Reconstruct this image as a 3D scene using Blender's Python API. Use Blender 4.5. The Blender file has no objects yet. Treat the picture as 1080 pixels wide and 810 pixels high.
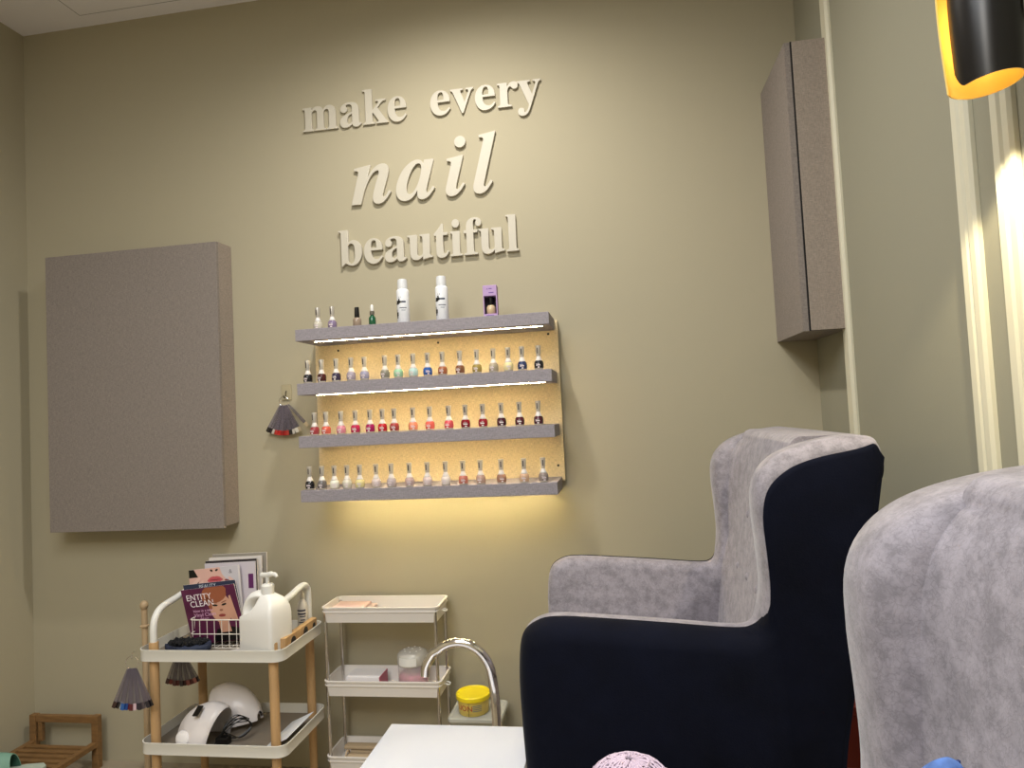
import bpy, bmesh, math, random
from math import pi, sin, cos, radians
from mathutils import Matrix, Vector
random.seed(7)
S = bpy.context.scene
COL = S.collection

# ---------------------------------------------------------------- camera
camd = bpy.data.cameras.new('camera'); cam = bpy.data.objects.new('camera', camd); COL.objects.link(cam)
camd.sensor_width = 36.0; camd.lens = 710.83 / 1080 * 36; camd.clip_start = 0.02
_r = [0.9865953, 0.1554913, -0.0495193]; _d = [-0.0558587, 0.0366663, -0.9977652]; _f = [-0.1533281, 0.9871565, 0.0448604]
cam.matrix_world = Matrix(((_r[0], -_d[0], -_f[0], 0), (_r[1], -_d[1], -_f[1], 0), (_r[2], -_d[2], -_f[2], 1.32), (0, 0, 0, 1)))
S.camera = cam
# ---------------------------------------------------------------- colour management
S.view_settings.view_transform = 'Standard'; S.view_settings.look = 'None'
S.view_settings.gamma = 1; S.view_settings.use_curve_mapping = False
S.view_settings.exposure = 0.0
# ---------------------------------------------------------------- world, ceiling lights and an added fill
W = bpy.data.worlds.new('world'); S.world = W; W.use_nodes = True
W.node_tree.nodes['Background'].inputs[0].default_value = (0.9, 0.93, 1, 1)
W.node_tree.nodes['Background'].inputs[1].default_value = 0.3
def area(name, loc, size, power, col, rot=(0, 0, 0), spread=180, shape='DISK'):
    l = bpy.data.lights.new(name, 'AREA'); l.energy = power; l.color = col; l.size = size; l.shape = shape
    l.spread = radians(spread)
    o = bpy.data.objects.new(name, l); o.location = loc; o.rotation_euler = rot; COL.objects.link(o); return o
l = bpy.data.lights.new('ceiling_downlight_light', 'SPOT'); l.energy = 98; l.color = (1, 0.95, 0.87); l.spot_size = radians(165); l.spot_blend = 1.0; l.shadow_soft_size = .045
o = bpy.data.objects.new('ceiling_downlight_light', l); o.location = (-0.52, 1.77, 3.03); COL.objects.link(o)
area('ceiling_light', (-0.6, -0.1, 3.03), 1.7, 58, (0.90, 0.95, 1.0))
area('rear_fill_light', (-1.1, -1.3, 3.03), 0.9, 54, (1, 0.95, 0.88))  # added fill without a known fixture, lifts the dark lower left

# ---------------------------------------------------------------- materials
def lin(c):
    return tuple((v / 255 / 12.92 if v / 255 <= .04045 else ((v / 255 + .055) / 1.055) ** 2.4) for v in c) + (1,)
MATS = {}
def mat(name, col, rough=.6, metal=0, bump=0, bscale=200, var=0, vscale=8, emis=None, estr=0, alpha=1, trans=0, sheen=0, coat=0, ior=1.45, weave=False, wood=False, spec=.5):
    if name in MATS: return MATS[name]
    m = bpy.data.materials.new(name); m.use_nodes = True; nt = m.node_tree; b = nt.nodes['Principled BSDF']
    c = lin(col); b.inputs['Base Color'].default_value = c; b.inputs['Roughness'].default_value = rough
    b.inputs['Metallic'].default_value = metal; b.inputs['IOR'].default_value = ior
    b.inputs['Specular IOR Level'].default_value = spec
    b.inputs['Transmission Weight'].default_value = trans; b.inputs['Alpha'].default_value = alpha
    b.inputs['Coat Weight'].default_value = coat
    if sheen:
        b.inputs['Sheen Weight'].default_value = sheen; b.inputs['Sheen Roughness'].default_value = .4
    if emis:
        b.inputs['Emission Color'].default_value = lin(emis); b.inputs['Emission Strength'].default_value = estr
    tc = nt.nodes.new('ShaderNodeTexCoord')
    src = None
    if var:
        n = nt.nodes.new('ShaderNodeTexNoise'); n.inputs['Scale'].default_value = vscale; n.inputs['Detail'].default_value = 6
        mp = nt.nodes.new('ShaderNodeMapping'); nt.links.new(tc.outputs['Object'], mp.inputs[0]); nt.links.new(mp.outputs[0], n.inputs['Vector'])
        if wood: mp.inputs['Scale'].default_value = wood
        r = nt.nodes.new('ShaderNodeValToRGB'); r.color_ramp.elements[0].position = .3; r.color_ramp.elements[1].position = .7
        r.color_ramp.elements[0].color = tuple(v * (1 - var) for v in c[:3]) + (1,)
        r.color_ramp.elements[1].color = tuple(min(1, v * (1 + var)) for v in c[:3]) + (1,)
        nt.links.new(n.outputs['Fac'], r.inputs[0]); nt.links.new(r.outputs[0], b.inputs['Base Color']); src = r
    if weave:
        def wv(sc):
            n = nt.nodes.new('ShaderNodeTexNoise'); n.inputs['Scale'].default_value = 1; n.inputs['Detail'].default_value = 2
            mp = nt.nodes.new('ShaderNodeMapping'); mp.inputs['Scale'].default_value = sc
            nt.links.new(tc.outputs['Object'], mp.inputs[0]); nt.links.new(mp.outputs[0], n.inputs['Vector']); return n
        a = wv((80, 80, 600)); d = wv((600, 600, 80))
        ad = nt.nodes.new('ShaderNodeMath'); ad.operation = 'ADD'; nt.links.new(a.outputs['Fac'], ad.inputs[0]); nt.links.new(d.outputs['Fac'], ad.inputs[1])
        r = nt.nodes.new('ShaderNodeMapRange'); r.inputs[1].default_value = .7; r.inputs[2].default_value = 1.3; r.inputs[3].default_value = .78; r.inputs[4].default_value = 1.22
        nt.links.new(ad.outputs[0], r.inputs[0])
        mx = nt.nodes.new('ShaderNodeMix'); mx.data_type = 'RGBA'; mx.blend_type = 'MULTIPLY'; mx.inputs[0].default_value = 1
        mx.inputs[6].default_value = c; nt.links.new(r.outputs[0], mx.inputs[7]); nt.links.new(mx.outputs[2], b.inputs['Base Color'])
        bp = nt.nodes.new('ShaderNodeBump'); bp.inputs['Strength'].default_value = .15; bp.inputs['Distance'].default_value = .001
        nt.links.new(ad.outputs[0], bp.inputs['Height']); nt.links.new(bp.outputs[0], b.inputs['Normal'])
    if bump:
        n = nt.nodes.new('ShaderNodeTexNoise'); n.inputs['Scale'].default_value = bscale; n.inputs['Detail'].default_value = 4
        nt.links.new(tc.outputs['Object'], n.inputs['Vector'])
        bp = nt.nodes.new('ShaderNodeBump'); bp.inputs['Strength'].default_value = bump; bp.inputs['Distance'].default_value = .002
        nt.links.new(n.outputs['Fac'], bp.inputs['Height']); nt.links.new(bp.outputs[0], b.inputs['Normal'])
    MATS[name] = m; return m
def velvet(name, col, var=.22):
    m = mat(name, col, rough=.95, sheen=.25, spec=.1); nt = m.node_tree; b = nt.nodes['Principled BSDF']; c = lin(col)
    tc = nt.nodes.new('ShaderNodeTexCoord')
    n1 = nt.nodes.new('ShaderNodeTexNoise'); n1.inputs['Scale'].default_value = 38; n1.inputs['Detail'].default_value = 8; n1.inputs['Roughness'].default_value = .7
    n2 = nt.nodes.new('ShaderNodeTexVoronoi'); n2.feature = 'DISTANCE_TO_EDGE'; n2.inputs['Scale'].default_value = 60
    n3 = nt.nodes.new('ShaderNodeTexNoise'); n3.inputs['Scale'].default_value = 40; n3.inputs['Detail'].default_value = 5
    wm = nt.nodes.new('ShaderNodeMix'); wm.data_type = 'RGBA'; wm.blend_type = 'LINEAR_LIGHT'; wm.inputs[0].default_value = .06
    nt.links.new(tc.outputs['Object'], wm.inputs[6]); nt.links.new(n3.outputs['Color'], wm.inputs[7]); nt.links.new(wm.outputs[2], n2.inputs['Vector'])
    nt.links.new(tc.outputs['Object'], n1.inputs['Vector']); nt.links.new(tc.outputs['Object'], n3.inputs['Vector'])
    vr = nt.nodes.new('ShaderNodeMapRange'); vr.inputs[2].default_value = .12; vr.inputs[3].default_value = -.06; vr.inputs[4].default_value = .04
    nt.links.new(n2.outputs['Distance'], vr.inputs[0])
    ad = nt.nodes.new('ShaderNodeMath'); ad.operation = 'ADD'; nt.links.new(n1.outputs['Fac'], ad.inputs[0]); nt.links.new(vr.outputs[0], ad.inputs[1])
    r = nt.nodes.new('ShaderNodeValToRGB'); r.color_ramp.elements[0].position = .36; r.color_ramp.elements[1].position = .64
    r.color_ramp.elements[0].color = tuple(v * (1 - var) for v in c[:3]) + (1,); r.color_ramp.elements[1].color = tuple(min(1, v * (1 + var)) for v in c[:3]) + (1,)
    nt.links.new(ad.outputs[0], r.inputs[0]); nt.links.new(r.outputs[0], b.inputs['Base Color'])
    bp = nt.nodes.new('ShaderNodeBump'); bp.inputs['Strength'].default_value = .25; bp.inputs['Distance'].default_value = .002
    nt.links.new(ad.outputs[0], bp.inputs['Height']); nt.links.new(bp.outputs[0], b.inputs['Normal'])
    return m

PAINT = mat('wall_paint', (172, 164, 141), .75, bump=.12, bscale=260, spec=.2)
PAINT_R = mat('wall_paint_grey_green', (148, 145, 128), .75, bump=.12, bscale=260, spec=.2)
CEIL = mat('ceiling_paint', (240, 237, 240), .9)
TRIMW = mat('trim_paint', (205, 200, 178), .5)
LAM = mat('woven_laminate', (132, 123, 117), .7, weave=True)
LAMD = mat('woven_laminate_side', (148, 136, 125), .7, weave=True)
LAMS = mat('woven_laminate_shelf', (146, 140, 146), .7, weave=True)
LAMP_ = mat('woven_laminate_panel', (222, 204, 166), .7, weave=True)
DARK = mat('dark_gap', (18, 16, 14), .9)
WHITE = mat('white_plastic', (225, 224, 220), .4)
WMETAL = mat('white_metal', (224, 222, 214), .35)
GLOSSW = mat('gloss_white', (212, 217, 230), .25)
CHROME = mat('chrome', (215, 212, 210), .12, metal=1)
WOODL = mat('light_wood', (186, 150, 106), .5, var=.15, vscale=6, wood=(8, 8, 1))
WOODB = mat('beige_wood', (176, 152, 120), .5, var=.1, vscale=6, wood=(8, 8, 1))
BAMB = mat('bamboo', (124, 92, 56), .5, var=.2, vscale=8, wood=(2, 12, 12))
BLACK = mat('black_plastic', (14, 13, 13), .35)
LED = mat('led_strip', (255, 235, 190), emis=(255, 228, 172), estr=85)
VELV = velvet('grey_velvet', (138, 133, 140), .24)
NAVY = mat('navy_velvet', (7, 10, 24), .9, sheen=.02, bump=.2, bscale=300, var=.3, vscale=10, spec=.15)
CLEAR = mat('clear_plastic', (225, 225, 215), .1, alpha=.3)

# ---------------------------------------------------------------- mesh helpers
def link(name, bm, m, parent=None, smooth=False, ang=40):
    me = bpy.data.meshes.new(name)
    bmesh.ops.recalc_face_normals(bm, faces=bm.faces[:])
    bm.to_mesh(me); bm.free()
    for x in (m if isinstance(m, (list, tuple)) else [m]): me.materials.append(x)
    if smooth:
        me.shade_smooth()
        me.set_sharp_from_angle(angle=radians(ang))
    o = bpy.data.objects.new(name, me); COL.objects.link(o)
    if parent: o.parent = parent
    return o
def meshobj(name, me, parent=None):
    o = bpy.data.objects.new(name, me); COL.objects.link(o)
    if parent: o.parent = parent
    return o
LABELS = {}
def tag(o, label, cat, group=None):
    o['label'] = label; o['category'] = cat
    if group: o['group'] = group
    if label in LABELS: print('DUPLICATE LABEL', label)
    LABELS[label] = 1
    return o
def thing(name, label, cat, loc=(0, 0, 0), rz=0, group=None):
    o = bpy.data.objects.new(name, None); COL.objects.link(o); o.empty_display_size = .05
    o.location = loc; o.rotation_euler = (0, 0, rz); return tag(o, label, cat, group)
def struct(name, bm, m, **k):
    o = link(name, bm, m, **k); o['kind'] = 'structure'; return o
def box(bm, x0, x1, y0, y1, z0, z1, bev=0, mi=0, M=None, seg=2):
    r = bmesh.ops.create_cube(bm, size=1); vs = r['verts']
    bmesh.ops.scale(bm, vec=(x1 - x0, y1 - y0, z1 - z0), verts=vs)
    bmesh.ops.translate(bm, vec=((x0 + x1) / 2, (y0 + y1) / 2, (z0 + z1) / 2), verts=vs)
    fs = set(f for v in vs for f in v.link_faces)
    for f in fs: f.material_index = mi
    if bev:
        es = list(set(e for v in vs for e in v.link_edges))
        r = bmesh.ops.bevel(bm, geom=es, offset=bev, segments=seg, affect='EDGES', profile=.5)
        vs = list(set(v for f in r['faces'] for v in f.verts) | set(v for v in vs if v.is_valid))
        for f in r['faces']: f.material_index = mi
    if M is not None: bmesh.ops.transform(bm, matrix=M, verts=[v for v in vs if v.is_valid])
    return bm
def Box(*a, **k): return box(bmesh.new(), *a, **k)
def rings(bm, R, closed=True, cap0=True, cap1=True, mi=0, loop=False):
    V = [[bm.verts.new(p) for p in r] for r in R]; n = len(V[0])
    rr = list(range(len(V) - 1))
    for i in rr:
        for j in range(n if closed else n - 1):
            k = (j + 1) % n
            f = bm.faces.new((V[i][j], V[i][k], V[i + 1][k], V[i + 1][j])); f.material_index = mi
    if loop:
        for j in range(n if closed else n - 1):
            k = (j + 1) % n; f = bm.faces.new((V[-1][j], V[-1][k], V[0][k], V[0][j])); f.material_index = mi
    else:
        if cap0 and closed: bm.faces.new(V[0][::-1]).material_index = mi
        if cap1 and closed: bm.faces.new(V[-1]).material_index = mi
    return V
def lathe(prof, n=24, c=(0, 0, 0), bm=None, mi=0, M=None, sx=1, sy=1):
    bm = bm or bmesh.new()
    R = [[(c[0] + r * cos(2 * pi * j / n) * sx, c[1] + r * sin(2 * pi * j / n) * sy, c[2] + z) for j in range(n)] for r, z in prof]
    if M is not None: R = [[M @ Vector(p) for p in r] for r in R]
    rings(bm, R, mi=mi); return bm
def tube(pts, r, n=10, bm=None, closed=False, mi=0, cap=True):
    bm = bm or bmesh.new(); P = [Vector(p) for p in pts]; R = []; N = len(P); up = None
    for i, p in enumerate(P):
        if closed: t = (P[(i + 1) % N] - P[i - 1])
        else: t = P[min(i + 1, N - 1)] - P[max(i - 1, 0)]
        t.normalize()
        if up is None:
            up = Vector((0, 0, 1)) if abs(t.z) < .9 else Vector((0, 1, 0))
        a = t.cross(up); a.normalize(); up = a.cross(t)
        rr = r[i] if isinstance(r, (list, tuple)) else r
        R.append([p + a * rr * cos(2 * pi * j / n) + up * rr * sin(2 * pi * j / n) for j in range(n)])
    rings(bm, R, cap0=cap, cap1=cap, mi=mi, loop=closed); return bm
def smoothpath(P, k=6):
    P = [Vector(p) for p in P]; out = []
    for i in range(len(P) - 1):
        a, b, c, d = P[max(i - 1, 0)], P[i], P[i + 1], P[min(i + 2, len(P) - 1)]
        for s in range(k):
            t = s / k
            out.append(.5 * ((2 * b) + (c - a) * t + (2 * a - 5 * b + 4 * c - d) * t * t + (3 * b - a - 3 * c + d) * t ** 3))
    out.append(P[-1]); return out
def prism(outline, y0, y1, bm=None, mi=0):
    """outline in XZ, extruded along Y"""
    bm = bm or bmesh.new()
    rings(bm, [[(x, y0, z) for x, z in outline], [(x, y1, z) for x, z in outline]], mi=mi); return bm
def rrect(w, d, r, n=5):
    out = []
    for cx, cy, a0 in ((w / 2 - r, d / 2 - r, 0), (-w / 2 + r, d / 2 - r, 90), (-w / 2 + r, -d / 2 + r, 180), (w / 2 - r, -d / 2 + r, 270)):
        for i in range(n + 1):
            a = radians(a0 + 90 * i / n); out.append((cx + r * cos(a), cy + r * sin(a)))
    return out
def tray(w, d, h, r=.03, th=.003, taper=0, rim=.003, floor_z=.006):
    bm = bmesh.new(); spec = [(-taper, 0), (0, h - .006), (rim, h - .004), (rim, h), (-th, h), (-th - taper * .8, floor_z)]
    rings(bm, [[(x, y, z) for x, y in rrect(w + 2 * o, d + 2 * o, max(.004, r + o))] for o, z in spec]); return bm
def disc(bm, cx, cz, r, y, n=14, mi=0, rx=None, rot=0):
    rx = rx or r; vs = []
    for i in range(n):
        a = 2 * pi * i / n; u, v = rx * cos(a), r * sin(a)
        vs.append(bm.verts.new((cx + u * cos(rot) - v * sin(rot), y, cz + u * sin(rot) + v * cos(rot))))
    bm.faces.new(vs).material_index = mi
def poly(bm, pts, y, mi=0): bm.faces.new([bm.verts.new((x, y, z)) for x, z in pts]).material_index = mi
def text_mesh(body, size, name='print_text', depth=.0002):
    c = bpy.data.curves.new(name, 'FONT'); c.body = body; c.size = size; c.extrude = depth; c.align_x = 'LEFT'
    o = bpy.data.objects.new(name, c); COL.objects.link(o); bpy.context.view_layer.update()
    me = bpy.data.meshes.new_from_object(o.evaluated_get(bpy.context.evaluated_depsgraph_get())); bpy.data.objects.remove(o)
    me.name = name; return me

# ---------------------------------------------------------------- room shell
XL, XR, YB, YF, ZC = -2.455, 0.702, 2.5, -2.2, 3.06
struct('floor', Box(XL - .1, XR + .1, YF - .1, YB + .1, -.1, 0), mat('floor_tile', (150, 138, 120), .4, var=.08, vscale=3))
struct('ceiling', Box(XL - .1, XR + .1, YF - .1, YB + .1, ZC, ZC + .1), CEIL)
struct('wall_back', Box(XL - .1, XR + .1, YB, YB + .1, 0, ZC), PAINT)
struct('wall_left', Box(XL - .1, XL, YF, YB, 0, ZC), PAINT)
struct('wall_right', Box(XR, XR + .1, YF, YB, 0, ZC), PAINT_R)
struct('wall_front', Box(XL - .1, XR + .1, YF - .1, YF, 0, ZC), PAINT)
def moulding(name, y0, y1, steps):
    bm = bmesh.new(); n = len(steps) - 1
    pts = [(XR - d, y0 + (y1 - y0) * t) for t, d in steps]
    ring = [(XR + .001, y0)] + pts + [(XR + .001, y1)]
    rings(bm, [[(x, y, 0.0) for x, y in ring], [(x, y, ZC) for x, y in ring]])
    return struct(name, bm, TRIMW)
moulding('trim_1', 2.132, 2.188, [(0, .006), (.1, .014), (.8, .014), (.86, .004), (1, .004)])
moulding('trim_2', 1.392, 1.452, [(0, .008), (.08, .014), (.3, .016), (.36, .010), (.45, .018), (.7, .020), (.76, .012), (.9, .013), (1, .006)])
moulding('trim_3', 1.255, 1.318, [(0, .008), (.08, .014), (.3, .016), (.36, .010), (.45, .018), (.7, .020), (.76, .012), (.9, .013), (1, .006)])
# ceiling access hatch: dark shadow gap with a flush lid
h = thing('ceiling_hatch', 'pale square access hatch set flush in the ceiling above the brown wall cabinet', 'hatch', (-1.8, 2.1, ZC))
link('gap', Box(-.313, .313, -.325, .325, -.0015, .004), DARK, h)
link('lid', Box(-.309, .309, -.321, .321, -.003, .003), CEIL, h)
# raised platform carrying the armchairs
o = link('platform', Box(-.26, .70, -.9, 2.497, 0, .2, .004), mat('platform_laminate', (200, 186, 160), .5)); tag(o, 'beige raised platform under the two armchairs', 'platform')

# ---------------------------------------------------------------- wall cabinets
t = thing('wall_cabinet', 'wide square brown fabric-look cabinet hung on the wall at left', 'cabinet', (-1.89, 2.5, .94))
link('cabinet_body', Box(-.366, .378, -.094, -.001, .006, 1.112), LAMD, t)
link('shadow_gap', Box(-.362, .372, -.097, -.093, .006, 1.106), DARK, t)
link('door', Box(-.371, .382, -.113, -.097, 0, 1.108, .001), LAM, t)
t = thing('wall_cabinet', 'tall narrow brown cabinet hung in the corner above the navy armchair', 'cabinet', (.636, 2.5, 1.528))
link('cabinet_body', Box(-.066, .064, -.342, -.001, 0, .9), LAM, t)
link('shadow_gap', Box(-.049, .064, -.345, -.341, 0, .9), DARK, t)
link('door', Box(-.0445, .062, -.348, -.345, .001, .899, .001), LAMD, t)

# ---------------------------------------------------------------- polish shelf unit
t = thing('display_shelf', 'four-tier grey wall shelf with lit yellow back panel holding nail polish', 'shelf', (-.68, 2.5, 1.04))
link('back_panel', Box(-.475, .475, -.025, -.001, .03, .62), LAMP_, t)
SHZ = [1.664, 1.468, 1.278, 1.084]
LED2 = mat('led_strip_bottom', (255, 235, 190), emis=(255, 234, 176), estr=135)
for z in SHZ:
    yo_ = .085 if z == SHZ[-1] else 0
    b = link('shelf_board', Box(-.459, .464, -.22, -.0255, z - .042 - 1.04, z - 1.04, .001), LAMS, t)
    bm = bmesh.new()
    box(bm, -.405, .435, -.175 + yo_, -.170 + yo_, z - .0428 - 1.04, z - .0421 - 1.04)
    for i in range(60):
        x = -.4 + .83 * i / 59; box(bm, x - .003, x + .003, -.176 + yo_, -.169 + yo_, z - .0431 - 1.04, z - .0427 - 1.04)
    link('led_strip', bm, LED if not yo_ else LED2, b)
for x, z in ((-.38, .56), (0.02, .565), (.44, .57), (.452, .085)):
    bm = lathe([(.0045, 0), (.004, .0015)], 10, M=Matrix.Translation((x, -.0252, z)) @ Matrix.Rotation(pi / 2, 4, 'X')); link('screw', bm, BLACK, t)

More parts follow.
